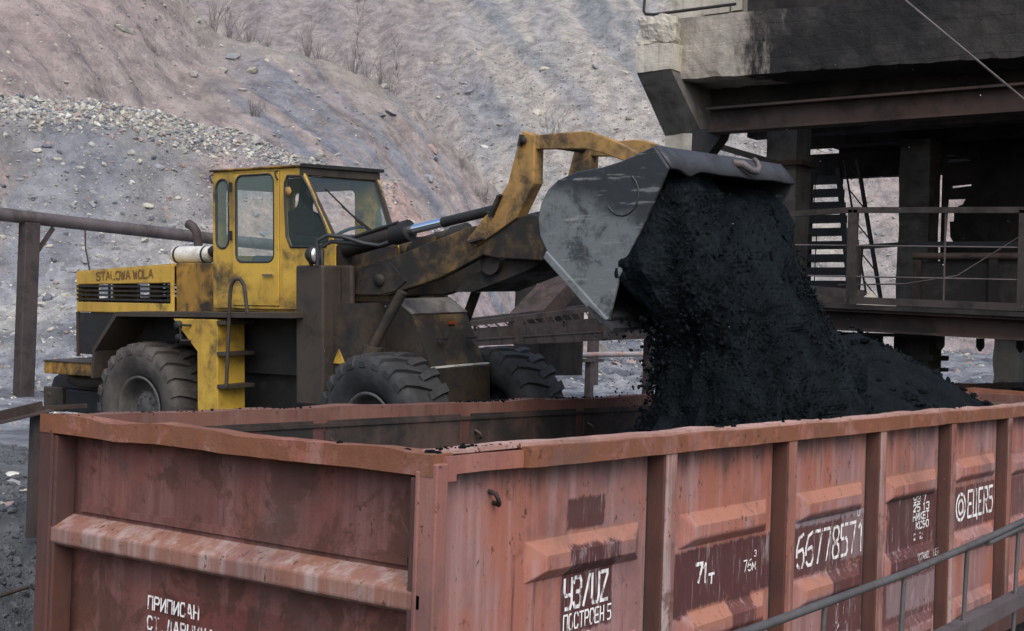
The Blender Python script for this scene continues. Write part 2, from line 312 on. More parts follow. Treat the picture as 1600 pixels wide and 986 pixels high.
# stencil lettering: strokes in a unit cell (0..1 wide, 0..1 tall), gaps left as stencil bridges ------------
G={'П':[[(0,0),(0,.9)],[(0,1),(1,1)],[(1,.9),(1,0)]],'Р':[[(0,0),(0,.9)],[(0,1),(.8,1),(1,.85),(1,.65),(.8,.5),(.15,.5)]],
'И':[[(0,1),(0,0)],[(.1,.1),(.9,.9)],[(1,0),(1,1)]],'С':[[(1,.8),(.8,1),(.2,1),(0,.8),(0,.55)],[(0,.45),(0,.2),(.2,0),(.8,0),(1,.2)]],
'А':[[(0,0),(.4,1)],[(.6,1),(1,0)],[(.25,.35),(.75,.35)]],'Н':[[(0,0),(0,1)],[(1,0),(1,1)],[(.15,.5),(.85,.5)]],'Т':[[(0,1),(1,1)],[(.5,.88),(.5,0)]],
'.':[[(.35,0),(.35,.1)]],'Д':[[(.15,.15),(.35,1),(.8,1)],[(.85,.9),(.85,.15)],[(0,.12),(1,.12)],[(0,.12),(0,-.1)],[(1,.12),(1,-.1)]],
'Ц':[[(0,1),(0,.1)],[(.8,1),(.8,.1)],[(0,0),(1,0),(1,-.15)]],'Ю':[[(0,0),(0,1)],[(.1,.5),(.35,.5)],[(.65,1),(.4,.8),(.4,.2),(.65,0)],[(.75,1),(1,.8),(1,.2),(.75,0)]],
'З':[[(0,.85),(.2,1),(.8,1),(1,.85),(1,.65),(.8,.52),(.4,.52)],[(.8,.47),(1,.35),(1,.15),(.8,0),(.2,0),(0,.15)]],
'У':[[(0,1),(0,.6),(.15,.45),(.85,.45)],[(1,1),(1,.15),(.85,0),(.2,0)]],'/':[[(.1,0),(.9,1)]],'U':[[(0,1),(0,.2),(.2,0),(.45,0)],[(.55,0),(.8,0),(1,.2),(1,1)]],
'Z':[[(0,1),(1,1)],[(.95,.9),(.05,.1)],[(0,0),(1,0)]],'О':[[(.45,1),(.2,1),(0,.8),(0,.2),(.2,0),(.45,0)],[(.55,0),(.8,0),(1,.2),(1,.8),(.8,1),(.55,1)]],
'Е':[[(0,0),(0,1)],[(.12,1),(1,1)],[(.12,.5),(.8,.5)],[(.12,0),(1,0)]],'5':[[(1,1),(0,1),(0,.6)],[(.1,.55),(.8,.55),(1,.4),(1,.15),(.8,0),(.1,0)]],
'7':[[(0,1),(1,1)],[(.92,.88),(.4,0)]],'т':[[(0,.6),(1,.6)],[(.5,.52),(.5,0)]],'6':[[(.9,1),(.3,.9),(0,.55),(0,.35)],[(.1,.1),(.3,0),(.8,0),(1,.15),(1,.4),(.8,.55),(.2,.5)]],
'м':[[(0,0),(0,.65),(.5,.2),(1,.65),(1,0)]],'8':[[(.45,1),(.15,.95),(.05,.8),(.15,.6),(.45,.52)],[(.55,.52),(.85,.6),(.95,.8),(.85,.95),(.55,1)],[(.45,.48),(.1,.38),(0,.2),(.15,.02),(.45,0)],[(.55,0),(.85,.02),(1,.2),(.9,.38),(.55,.48)]],
'0':[[(.42,1),(.15,.95),(0,.7),(0,.3),(.15,.05),(.42,0)],[(.58,0),(.85,.05),(1,.3),(1,.7),(.85,.95),(.58,1)]],'1':[[(.2,.8),(.6,1),(.6,0)]],
'2':[[(0,.8),(.2,1),(.8,1),(1,.8),(1,.65),(.1,.1)],[(0,0),(1,0)]],'9':[[(.1,0),(.7,.1),(1,.45),(1,.65)],[(.9,.9),(.7,1),(.2,1),(0,.85),(0,.6),(.2,.45),(.8,.5)]],
'3':[[(0,.9),(.3,1),(.8,1),(1,.85),(1,.65),(.7,.52)],[(.7,.48),(1,.35),(1,.15),(.8,0),(.3,0),(0,.1)]],
'S':[[(1,.9),(.7,1),(.2,1),(0,.8),(.1,.6),(.9,.4),(1,.2),(.8,0),(.2,0),(0,.1)]],'T':[[(0,1),(1,1)],[(.5,1),(.5,0)]],'L':[[(0,1),(0,0),(1,0)]],
'W':[[(0,1),(.25,0),(.5,.8),(.75,0),(1,1)]],'В':[[(0,0),(0,1),(.8,1),(1,.8),(.8,.55),(.1,.52)],[(.8,.48),(1,.25),(.8,0),(.1,0)]],'К':[[(0,0),(0,1)],[(1,1),(.1,.5)],[(.2,.5),(1,0)]],
'Б':[[(.9,1),(0,1),(0,0),(.8,0),(1,.25),(.8,.5),(.1,.5)]],'R':[[(0,0),(0,.9)],[(0,1),(.8,1),(1,.8),(1,.6),(.8,.5),(.15,.5)],[(.4,.45),(1,0)]],'@':[[(.5+.5*math.cos(a*.42),.5+.5*math.sin(a*.42)) for a in range(16)],[(.5+.25*math.cos(a*.52),.5+.27*math.sin(a*.52)) for a in range(13)],[(.75,.5),(.75,.3)]]}
def lettering(name,text,h,cw,gap,sw,fn,mat,parent,world=True,slant=0):
    """flat painted strokes; fn maps (u along text, v up) to 3D"""
    mb=MB(); x=0; k=0
    for ch in text:
        ch={'A':'А','O':'О'}.get(ch,ch)
        if ch==' ': x+=cw*.6; continue
        for st in G[ch]:
            p=[Vector((x+q[0]*cw+slant*q[1]*h,q[1]*h)) for q in st]
            for a,b in zip(p[:-1],p[1:]):
                d=(b-a).normalized(); nn=Vector((-d.y,d.x))*sw/2; e=d*sw*.35
                k+=1; lw=.0004*(k%5)   # crossing strokes sit a hair apart
                mb.add([fn(q.x,q.y,lw) for q in (a-e-nn,b+e-nn,b+e+nn,a-e+nn)],[(0,1,2,3)])
        x+=(cw*.35 if ch=='.' else cw)+gap
    return mb.build(name,mat,parent,world,recalc=False)
# ================================================================ terrain
def _h(ix,iy,s): 
    n=(ix*374761393+iy*668265263+s*1442695041)&0xffffffff
    n=((n^(n>>13))*1274126177)&0xffffffff
    return ((n^(n>>16))&0xffff)/65535.
def vn(x,y,s=0):
    xi=np.floor(x).astype(np.int64); yi=np.floor(y).astype(np.int64); fx=x-xi; fy=y-yi
    fx=fx*fx*(3-2*fx); fy=fy*fy*(3-2*fy)
    return (_h(xi,yi,s)*(1-fx)+_h(xi+1,yi,s)*fx)*(1-fy)+(_h(xi,yi+1,s)*(1-fx)+_h(xi+1,yi+1,s)*fx)*fy
def fbm(x,y,o=5,s=0,g=.5):
    r=0;a=1;t=0
    for i in range(o): r=r+a*vn(x*2**i,y*2**i,s+i*17); t+=a; a*=g
    return r/t
def sm(x,a,b): t=np.clip((x-a)/(b-a),0,1); return t*t*(3-2*t)
def ld(x,y):   # lateral / forward distance along the valley, seen from the loading track
    a=x+5.03; b=y+4.11; return a*.592-b*.806, a*.806+b*.592
def crest_spur(l): return np.interp(l,[-40,-20,-15,-12.4,-9,-5.7,-3,-.85,1.5,4.5,8],[24,21.5,18.5,15.9,15.4,14.3,12.3,10.2,6.8,3.2,0])
def crest_heap(l): return np.interp(l,[-40,-15,-11,-7.5,-3.9,-1,3],[11.2,10.5,10.45,9.75,8.7,5.2,1.])
def hill_parts(x,y):
    l,d=ld(x,y)
    wob=(fbm(l*.12+3,d*.12,4,3)-.5)
    g=2.4+np.clip(d-42,0,100)*.045+sm(-l,2,9)*np.clip((d-28)*.42,0,2.9)*1.0+(fbm(l*.5,d*.5,5,9)-.5)*.5*sm(d,18,30)
    dc=39.5+np.clip(l+15,0,20)*.42
    hc=crest_heap(l)+(fbm(l*.8,d*.3,4,5)-.5)*.7
    h1=hc-np.where(d<dc,(dc-d)*.80,(d-dc)*.5)+wob*.8
    ds=55+np.clip(l+14,0,30)*.33
    qq=l*.50+d*.865+wob*1.6; gul=vn(qq*.9,l*.06,11)*.6+vn(qq*2.1,l*.1,12)*.4
    s1=crest_spur(l)-np.where(d<ds,(ds-d)*(.50-.0*l),(d-ds)*.5)+wob*.5-gul*.75*sm(ds-d,0,3)
    d3=74-np.clip(l,-30,30)*.18
    top=39-sm(l,2,18)*4.5+(fbm(l*.08,d*.02,3,21)-.5)*2.2+sm(-l,0,30)*6-sm(l,20,45)*4
    h3=np.minimum(3.6+(d-d3)*.70*(1+0*l),top)+(fbm(l*.22,d*.1,5,33)-.5)*1.5-vn((l*.93+d*.367+wob*1.5)*.5,d*.03,87)*1.1-vn((l*.93+d*.367)*1.5,d*.05,88)*.35
    return l,d,g,h1,s1,h3
def edgeY(x): return 6.5-3.0*sm(x,1.9,4.0)
def H(x,y):
    l,d,g,h1,s1,h3=hill_parts(x,y)
    z=np.maximum(np.maximum(g,h1),np.maximum(s1,h3))
    z=z+(d>44)*((fbm(l*1.1,d*1.1,4,23)-.5)*.5+(fbm(l*3.,d*3.,2,24)-.5)*.16)
    far=sm(y,0,1)
    e=edgeY(x)+(fbm(x*.9,y*.9,3,50)-.5)*.7
    bank=np.clip(2.4-(e-y)*.95,-.25,None)+(fbm(x*1.6,y*1.6,5,41)-.5)*.34*sm(e-y,-.8,.6)*sm(y,3.2,4.2)
    z=np.where(y<e,np.minimum(bank,z),z)
    z=np.where(y<3.3,-.25+(fbm(x*2,y*2,3,61)-.5)*.08,z)
    z=z+((fbm(x*3.1,y*3.1,4,44)-.5)*.22+(fbm(x*8.,y*8.,2,45)-.5)*.08)*(y>3.35)*(1-sm(x,3.,4.))*(1-sm(y,8,10))
    return z
def C_attr(x,y,z):
    l,d,g,h1,s1,h3=hill_parts(x,y); m=np.maximum.reduce([g,h1,s1,h3])
    n1=fbm(x*.35,y*.35,5,71); n2=fbm(l*.5,d*.16,5,72); n3=fbm(l*1.4,d*.3,4,73)
    wb=(fbm(l*.12+3,d*.12,4,3)-.5); q=l*.50+d*.865+wb*1.6; q3=l*.93+d*.367+wb*1.5; st=vn(q*1.1,l*.08,81)*.55+vn(q*2.7,l*.12,82)*.45
    def L(a,b,t): return np.array(a)*(1-t[...,None])+np.array(b)*t[...,None]
    grey=L((.225,.215,.21),(.165,.165,.17),n1)
    pinkh=L((.32,.215,.185),(.25,.19,.17),n1)
    heap=L(grey,pinkh,sm(l+ (n1-.5)*3.0+(d-36)*.25,-9.0,-7.2))
    rk=sm(h1-(crest_heap(l)-1.1),0,.7)*sm(-l,3.5,6); heap=L(heap,np.array((.29,.28,.25))+0*heap,rk*.75)
    heap=L(heap,np.array((.17,.18,.21))+0*heap,sm(n2,.55,.65)*.5)
    spur=L((.265,.22,.205),(.225,.20,.19),n2); spur=L(spur,np.array((.15,.165,.195))+0*spur,sm(st,.52,.70)*.8*sm(l,-13,-9)); spur=L(spur,np.array((.29,.235,.225))+0*spur,sm(st,.45,.28)*.5)
    spur=L(spur,np.array((.27,.215,.205))+0*spur,sm(-l,12.5,15.5)*.6)
    spur=L(spur,np.array((.23,.215,.185))+0*spur,sm(s1-(crest_spur(l)-1.2),0,1)*.5)
    far=L((.29,.275,.26),(.235,.235,.24),n2); far=L(far,np.array((.33,.30,.265))+0*far,sm(n2,.48,.62)*.8); far=L(far,np.array((.17,.18,.20))+0*far,sm(vn(q3*.45,d*.04,84)*.6+vn(q3*1.4,d*.06,85)*.4,.52,.70)*.7); far=L(far,np.array((.34,.31,.28))+0*far,sm(vn(q3*.8+9,d*.05,86),.55,.8)*.6); far=L(far,np.array((.235,.20,.195))+0*far,sm(-l+(n1-.5)*6,1,9)*.75)
    far=L(far,np.array((.31,.225,.21))+0*far,sm(l,16,30)*.8)
    gr=L((.165,.17,.185),(.215,.22,.235),sm(fbm(l*.35,d*1.3,5,78),.42,.58)); gr=L(gr,np.array((.085,.09,.105))+0*gr,sm(fbm(l*.3+9,d*1.0,5,79),.50,.60)*.8); gr=L(gr,np.array((.32,.31,.27))+0*gr,sm(d+n1*4,30,33)*sm(-l,3,9)*.5*sm(n1,.4,.6))
    c=np.where((h1>=m-1e-6)[...,None],heap,gr); c=np.where((s1>=m-1e-6)[...,None],spur,c); c=np.where((h3>=m-1e-6)[...,None],far,c)
    nr=1-sm(d+(n1-.5)*5,14,22); c=L(c,np.array((.105,.108,.115))+0*c,nr)
    c=L(c,np.array((.078,.082,.090))+0*c,(y<6.9).astype(float)*sm(-y,-7.2,-6.2))
    c=c*np.array((.985,1.0,1.01))
    return np.clip(c*np.where(h3>=m-1e-6,.93,np.where((m>=g+1e-6),1.05,1.08))[...,None]*(1-nr*.12)[...,None],0,.6)
def sheet(name,P,Q,mat,zoff=0):
    x,y=P,Q; z=H(x,y)+zoff; n,m=x.shape
    me=bpy.data.meshes.new(name); me.vertices.add(n*m); me.vertices.foreach_set('co',np.stack([x,y,z],-1).ravel())
    i=np.arange(n*m).reshape(n,m); q=np.stack([i[:-1,:-1],i[1:,:-1],i[1:,1:],i[:-1,1:]],-1).reshape(-1,4)
    me.loops.add(q.size); me.loops.foreach_set('vertex_index',q.ravel()); me.polygons.add(len(q)); me.polygons.foreach_set('loop_start',np.arange(0,q.size,4)); me.polygons.foreach_set('loop_total',np.full(len(q),4))
    me.update(calc_edges=True); me.validate()
    a=me.color_attributes.new('soil','FLOAT_COLOR','POINT'); c=C_attr(x,y,z).reshape(-1,3); a.data.foreach_set('color',np.concatenate([c,np.ones((len(c),1))],1).ravel())
    me.materials.append(mat); o=bpy.data.objects.new(name,me); COL.objects.link(o); o['kind']='structure'; return o
def soil(name,s1,s2,bst,bd,rough=.95):
    t=NT(name); at=t.n('ShaderNodeVertexColor',layer_name='soil').outputs[0]
    n1=t.noise(s1,8,.72); n2=t.noise(s2,5,.7,off=3)
    c=t.mix(1.0,at,t.mix(t.ramp(n1,.22,.78),(.50,.50,.52),(1.48,1.47,1.44)),'MULTIPLY')
    c=t.mix(t.math('MULTIPLY',t.ramp(n2,.60,.70),.75),c,t.mix(1.0,at,(1.75,1.72,1.62),'MULTIPLY'))
    c=t.mix(t.math('MULTIPLY',t.ramp(n2,.42,.34),.6),c,t.mix(1.0,at,(.42,.43,.46),'MULTIPLY'))
    t.bump(t.math('ADD',n1,t.math('MULTIPLY',n2,.7)),bst,bd); return t.fin(c,rough,0,.15)
M['coal_lump']=coal('grey_black_lumps',(.05,.054,.060),(.115,.122,.132),20,.3,.6)
M['soil_far']=soil('stony_spoil',.9,4.2,.9,.30); M['soil_near']=soil('coal_dusted_ground',3.,14.,.9,.06,.8)
gx,gy=np.meshgrid(np.concatenate([np.arange(-3,6,.07),np.arange(6,34,.22)]),np.concatenate([np.arange(3.1,8,.07),np.arange(8,26,.18)]),indexing='ij')
sheet('ground',gx,gy,M['soil_near'])
gx,gy=np.meshgrid(np.arange(-60,120,6.),np.arange(-60,3.4,3.),indexing='ij'); sheet('track_bed',gx,np.minimum(gy,3.12),M['soil_near'],0)
# spoil hills: a sheet laid along the valley, its near part a little under the yard ground
ll,dd=np.meshgrid(np.concatenate([np.arange(-75,-32,1.5),np.arange(-32,30,.27),np.arange(30,90,1.2)]),np.concatenate([np.arange(16,32,.5),np.arange(32,62,.2),np.arange(62,122,.36),np.arange(122,420,8.)]),indexing='ij')
hx=-5.03+dd*.806+ll*.592; hy=-4.11+dd*.592-ll*.806
inside=((hx<33)&(hx>-2.8)&(hy<25.5)&(hy>3.0))|(hy<3.2)
sh=sheet('spoil_hills',hx,hy,M['soil_far'])
zz=np.empty(len(sh.data.vertices)*3); sh.data.vertices.foreach_get('co',zz); zz=zz.reshape(-1,3); zz[inside.ravel(),2]-=1.2; sh.data.vertices.foreach_set('co',zz.ravel()); sh.data.update()
# stones and coal lumps ------------------------------------------------------
def rockfield(name,P,Sz,mat,flat=.7,seed=1,label=None):
    r=np.random.default_rng(seed); bm=bmesh.new(); bmesh.ops.create_icosphere(bm,subdivisions=1,radius=1)
    bv=np.array([v.co[:] for v in bm.verts]); bf=np.array([[v.index for v in f.verts] for f in bm.faces])
    # 12-vertex rocks: use the raw icosahedron
    bm.free(); bm=bmesh.new(); bmesh.ops.create_icosphere(bm,subdivisions=0 if False else 1,radius=1); bm.free()
    ph=(1+5**.5)/2; bv=np.array([(-1,ph,0),(1,ph,0),(-1,-ph,0),(1,-ph,0),(0,-1,ph),(0,1,ph),(0,-1,-ph),(0,1,-ph),(ph,0,-1),(ph,0,1),(-ph,0,-1),(-ph,0,1)])/1.9
    bf=np.array([(0,11,5),(0,5,1),(0,1,7),(0,7,10),(0,10,11),(1,5,9),(5,11,4),(11,10,2),(10,7,6),(7,1,8),(3,9,4),(3,4,2),(3,2,6),(3,6,8),(3,8,9),(4,9,5),(2,4,11),(6,2,10),(8,6,7),(9,8,1)])
    N=len(P); v=bv[None]*(1+.55*(r.random((N,12,1))-.5))*(.6+.8*r.random((N,1,3))); v[...,2]*=flat
    a=r.random(N)*6.283; ca,sa=np.cos(a),np.sin(a); b=(r.random(N)-.5)*1.6; cb,sb=np.cos(b),np.sin(b)
    x,y,z=v[...,0],v[...,1],v[...,2]; y,z=y*cb[:,None]-z*sb[:,None],y*sb[:,None]+z*cb[:,None]; x,y=x*ca[:,None]-y*sa[:,None],x*sa[:,None]+y*ca[:,None]
    v=np.stack([x,y,z],-1)*Sz[:,None,None]+P[:,None,:]
    f=(bf[None]+np.arange(N)[:,None,None]*12).reshape(-1,3)
    me=bpy.data.meshes.new(name); me.from_pydata(v.reshape(-1,3).tolist(),[],f.tolist()); me.materials.append(mat); me.update()
    o=bpy.data.objects.new(name,me); COL.objects.link(o); o['kind']='stuff'
    if label: tag(o,label,'stones')
    return o
t=NT('mixed_stones'); ri=t.n('ShaderNodeNewGeometry').outputs['Random Per Island']
cr=t.n('ShaderNodeValToRGB'); t.lk(ri,cr.inputs[0]); cr.color_ramp.interpolation='CONSTANT'
E=cr.color_ramp.elements; E[0].color=(.33,.325,.30,1); E[0].position=0; E[1].color=(.42,.40,.34,1); E[1].position=.3
for p,c in ((.5,(.24,.245,.26)),(.66,(.13,.14,.16)),(.80,(.29,.22,.20)),(.90,(.52,.51,.47)),(.97,(.33,.32,.27))): e=E.new(p); e.color=(*c,1)
M['stones']=t.fin(t.mix(t.ramp(t.noise(6,4),.2,.8),cr.outputs[0],t.mix(1.,cr.outputs[0],(.7,.7,.7),'MULTIPLY')),.9,0,.2)
def hillpts(l,d): 
    x=-5.03+d*.806+l*.592; y=-4.11+d*.592-l*.806; return np.stack([x,y,H(x,y)],-1)
r_=np.random.default_rng(3)
n=6500; l=-17+13.2*r_.random(n)**1.25; d=39.5+np.clip(l+15,0,20)*.42+r_.normal(0,.42,n)-.4; Sz=(.026+.07*r_.random(n)**2.6)*np.interp(l,[-8,-4],[1,.6])
rockfield('crest_scree',hillpts(l,d),Sz,M['stones'],seed=2,label='pale broken stones along the crest of the grey heap')
n=7000; l=r_.uniform(-17,2,n); d=r_.uniform(28,41,n); keep=r_.random(n)<np.where(l<-8.5,1,.28); l,d=l[keep],d[keep]
rockfield('heap_stones',hillpts(l,d),.015+.11*r_.random(len(l))**7+.025*r_.random(len(l)),M['stones'],seed=3,label='scattered stones on the lower heap face')
n=9000; l=r_.uniform(-24,24,n); d=r_.uniform(42,104,n)
rockfield('slope_stones',hillpts(l,d),.025+.34*r_.random(n)**22+.045*r_.random(n),M['stones'],flat=.5,seed=4,label='stones and slabs strewn over the high spoil slopes')
n=9000; l=r_.uniform(-24,24,n); d=r_.uniform(68,108,n)
rockfield('far_scree',hillpts(l,d),.04+.075*r_.random(n)**2,M['stones'],flat=.5,seed=14,label='fine stone chips over the far grey slope')
n=2600; l=r_.uniform(-16,-2,n); d=r_.uniform(19,34,n)
rockfield('yard_stones',hillpts(l,d),.012+.06*r_.random(n)**5,M['stones'],flat=.6,seed=15,label='small stones lying on the grey ground behind the loader')
n=24000; x=r_.uniform(-1.,5.4,n); y=r_.uniform(3.4,15,n); q_=(x<3.6)|(y>9.5); x,y=x[q_],y[q_]; n=len(x)
rockfield('coal_rubble',np.stack([x,y,H(x,y)],-1),.010+.040*r_.random(n)**3,M['coal_lump'],seed=5,label='black coal lumps on the bank by the wagon end')
n=60; x=r_.uniform(.6,3.2,n); y=r_.uniform(6.6,8.6,n)
rockfield('yellow_leaves_and_chips',np.stack([x,y,H(x,y)+.02],-1),.02+.06*r_.random(n)**2,M['stones'],flat=.4,seed=6,label='pale chips lying on the coal by the low barrier')
# ================================================================ freight wagon
def wavy(mb,ax,a,b,u0,u1,amp,seed,n=60,axis_len=None):
    """box beam along axis ax (cross-section a..b in the two other axes) with dented faces"""
    A,B=a; Cc,D=b
    ring=[(A,Cc),(B,Cc),(B,(Cc+D)/2),(B,D),((A+B)/2,D),(A,D),(A,(Cc+D)/2)]; k=len(ring); V=[]
    for i in range(n+1):
        u=u0+(u1-u0)*i/n
        for j,(p,q) in enumerate(ring):
            e=mnoise.noise(Vector((u*1.7,seed,0)))*amp+mnoise.noise(Vector((u*6,seed+5,j*.8)))*amp*.35
            e2=mnoise.noise(Vector((u*1.1,seed+9,0)))*amp*.8
            w=1 if q>(Cc+D)/2-1e-6 else .45
            pp,qq=p+e2*.8,q+e*w
            V.append({0:(u,pp,qq),1:(pp,u,qq)}[ax])
    F=[(i*k+j,i*k+(j+1)%k,(i+1)*k+(j+1)%k,(i+1)*k+j) for i in range(n) for j in range(k)]+[tuple(range(k)),tuple(range(n*k,n*k+k))[::-1]]
    mb.add(V,F); return mb
def rib(mb,x0,x1,z0,z1,y,dep,ins=.13,iz=.062):
    mb.add([(x0,y,z0),(x1,y,z0),(x1,y,z1),(x0,y,z1),(x0+ins,y-dep,z0+iz),(x1-ins,y-dep,z0+iz),(x1-ins,y-dep,z1-iz*1.3),(x0+ins,y-dep,z1-iz*1.3)],
       [(4,5,6,7),(0,1,5,4),(1,2,6,5),(2,3,7,6),(3,0,4,7)])
def make_wagon():
    w=empty('freight_wagon',(WX,WY,0),'rust red open freight wagon being filled with coal, in the foreground','freight wagon','open freight wagons on the track')
    L=13.27; W=3.13; pst=[2.2+1.74*i for i in range(6)]
    edges=[(.10,2.2)]+[(pst[i]+.14,pst[i+1]) for i in range(5)]+[(pst[5]+.14,13.17)]
    for side in (0,1):
        fy=(lambda y: y) if side==0 else (lambda y: W-y)
        for i,(a,b) in enumerate(edges):
            mb=MB(); mb.box((a,fy(.12),1.4),(b,fy(.155),3.38))
            if side==0: 
                for z0 in (2.735,2.09,1.47):
                    if i==0: rib(mb,.91,2.09,z0,z0+.225,.12,.06)
                    elif i==6: rib(mb,11.2,12.3,z0,z0+.225,.12,.06)
                    else: rib(mb,a+.24,b-.10,z0+(.05 if i==4 and z0>2.5 else 0),z0+.225+(.05 if i==4 and z0>2.5 else 0),.12,.06)
                if i==0: mb.box((.1,.108,1.4),(.69,.1201,3.37))
            if side==0:
                g_=MB(); g_.box((b-.030,.114,1.42),(b-.016,.1205,3.37)); g_.build('panel_gap',M['under'],w,True)
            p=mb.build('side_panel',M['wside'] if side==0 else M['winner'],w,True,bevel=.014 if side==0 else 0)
            if side==0:
                if i==0:
                    hk=MB(); hk.tube([(.56,.108,3.26),(.56,.06,3.25),(.575,.05,3.21),(.60,.07,3.19),(.60,.108,3.2)],.013,6); hk.build('lashing_hook',M['under'],p,False)
                    p.children[0].data.transform(Matrix.Translation((-WX,-WY,0)))
        for x in pst:
            mb=MB(); mb.box((x,fy(.012),1.30),(x+.14,fy(.154),3.372)); mb.build('stanchion',M['wpost'],w,True,bevel=.012)
            if side==0: mb=MB(); mb.box((x+.004,.0065,1.31),(x+.136,.0118,3.368)); mb.build('stanchion_face',M['wstrip'],w,True)
        mb=MB()
        if side==0:
            wavy(mb,0,(.0,.15),(3.372,3.478),.765,L,.012,2.3,90); mb.build('top_chord',M['wchord'],w,True)
            mb=MB(); wavy(mb,0,(.035,.15),(3.378,3.468),.09,.76,.010,4.3,14); mb.box((.075,.0,3.35),(.155,.06,3.47)); mb.build('top_chord',M['wcorner'],w,True)
            mb=MB(); wavy(mb,0,(.05,.175),(3.474,3.494),.10,L-.1,.017,2.3,150); mb.build('rim_plate',M['wrim'],w,True)
        else:
            wavy(mb,0,(W-.15,W),(3.36,3.475),.05,L,.018,7.7,90); mb.build('top_chord',M['wchord_far'],w,True)
            for x in (2.36,4.11,5.85,7.6):
                mb=MB(); mb.box((x-.05,W-.175,3.10),(x+.05,W-.156,3.30)); br=mb.build('inside_bracket',M['winner'],w,True)
                hk=MB(); hk.tube([(x-WX,W-.176-WY,3.24),(x-WX,W-.23-WY,3.22),(x+.02-WX,W-.235-WY,3.18),(x+.04-WX,W-.2-WY,3.17)],.012,6); hk.build('hook',M['rust'],br)
            mb=MB(); mb.box((.15,W-.166,3.33),(L-.15,W-.156,3.355)); mb.build('inside_seam',M['winner'],w,True)
        mb=MB(); mb.box((.0,fy(-.01),1.20),(L,fy(.16),1.399)); mb.build('side_sill',M['wpost'],w,True,bevel=.01)
        for ex in (0,1):
            fx=(lambda x: x) if ex==0 else (lambda x: L-x)
            mb=MB(); mb.box((fx(.0),fy(-.004),1.2),(fx(.09),fy(.13),3.44)); mb.box((fx(-.006),fy(.1),1.2),(fx(.155),fy(.128),3.40)); mb.build('corner_post',M['wcorner'] if side==0 else M['wpost'],w,True,bevel=.008)
            mb=MB(); mb.box((fx(.004),fy(.132),1.2),(fx(.16),fy(.165),3.366)); mb.build('end_post',M['wpost'],w,True,bevel=.008)
    for ex in (0,1):
        fx=(lambda x: x) if ex==0 else (lambda x: L-x)
        # slightly bulged end sheet
        mb=MB(); n,m=28,20; V=[]
        for i in range(n+1):
            for j in range(m+1):
                y=.166+(W-.332)*i/n; z=1.2+2.17*j/m
                V.append((fx(.14+.022*mnoise.noise(Vector((y*1.1,z*1.3,3+ex)))*math.sin(math.pi*i/n)),y,z))
        F=[(i*(m+1)+j,(i+1)*(m+1)+j,(i+1)*(m+1)+j+1,i*(m+1)+j+1) for i in range(n) for j in range(m)]
        mb.add(V,F,True); o=mb.build('end_sheet',M['wend'] if ex==0 else M['winner'],w,True,recalc=False); sd=o.modifiers.new('thick','SOLIDIFY'); sd.thickness=.03; sd.offset=1 if ex==0 else -1
        mb=MB(); wavy(mb,1,(fx(0) if ex==0 else fx(.15),fx(.15) if ex==0 else fx(0)),(3.375,3.483),.02,W-.0,.030,11.3+ex,70); mb.build('end_chord',M['wchord'] if ex==0 else M['wchord_far'],w,True)
        mb=MB(); a=[(.0,2.725),(.0,2.815),(.035,2.835),(.165,2.895),(.165,2.70),(.03,2.705)]
        mb.prism([(fx(p[0]),p[1]) for p in a],1,.07,W-.13)
        mb.build('end_beam',M['wbeam'],w,True,bevel=.012)
        mb=MB(); mb.box((fx(.12),.265,2.91),(fx(.158),W-.265,2.955)); mb.build('end_strip',M['wend'],w,True)
        mb=MB(); mb.box((fx(0),.0,1.0),(fx(.2),W,1.2)); mb.build('end_sill',M['wpost'],w,True)
        for yy in (.7,2.43):
            mb=MB(); mb.lathe([(-.62,0),(-.62,.2),(-.57,.22),(-.55,.08),(0,.07)],0,(0,yy,1.08),18)
            if ex: mb.v=[(L-p[0],p[1],p[2]) for p in mb.v]
            mb.build('buffer',M['under'],w,True)
    mb=MB(); mb.box((.16,.16,1.25),(L-.16,W-.16,1.36)); mb.build('floor',M['winner'],w,True)
    mb=MB(); mb.box((.2,1.3,.85),(L-.2,1.83,1.24)); mb.build('centre_sill',M['under'],w,True)
    for bx in (2.3,10.97):
        mb=MB()
        for yy in (.55,2.58): mb.prism([(bx-1.3,.45),(bx-1.1,.62),(bx-.4,.85),(bx+.4,.85),(bx+1.1,.62),(bx+1.3,.45),(bx+.5,.28),(bx-.5,.28)],1,yy-.07,yy+.07)
        mb.box((bx-.2,.5,.6),(bx+.2,2.63,.84)); bg_=mb.build('bogie_frame',M['under'],w,True)
        for ax_ in (-.92,.92):
            mb=MB()
            for yy,s in ((.75,-1),(2.38,1)): mb.lathe([(-.065*s,0),(-.065*s,.40),(.0,.475),(.065*s,.475),(.065*s,.51),(.095*s,.51),(.095*s,.2),(.1*s,.0)],1,(bx+ax_,yy,.475),36)
            mb.lathe([(-.9,.0),(-.9,.07),(.9,.07),(.9,0)],1,(bx+ax_,W/2,.475),16); mb.build('wheelset',M['under'],bg_,False); bg_.children[-1].data.transform(Matrix.Translation((-WX,-WY,0)))
    # lettering ------------------------------------------------------------
    SF=lambda x0,z0,y=.1165: (lambda u,v,k: (x0+u,y-k,z0+v))
    EF=lambda y0,z0,x=.112: (lambda u,v,k: (x-k,y0-u,z0+v))
    def T(txt,fn,h,cw,gap,sw,m='stencil',sl=0): lettering('lettering',txt,h,cw,gap,sw,fn,M[m],w,True,sl)
    T('УЗ/UZ',SF(1.30,2.545),.165,.072,.022,.022); T('ПОСТРОЕН 5',SF(1.30,2.425),.085,.038,.016,.011); T('09',SF(1.47,2.30),.085,.045,.018,.012)
    T('7',SF(2.82,2.50),.115,.09,.03,.026); T('т',SF(3.0,2.47),.10,.07,.02,.018); T('1',SF(2.92,2.49),.115,.05,.02,.024)
    T('76м',SF(3.50,2.485),.075,.05,.016,.010); T('3',SF(3.66,2.575),.04,.03,.01,.007)
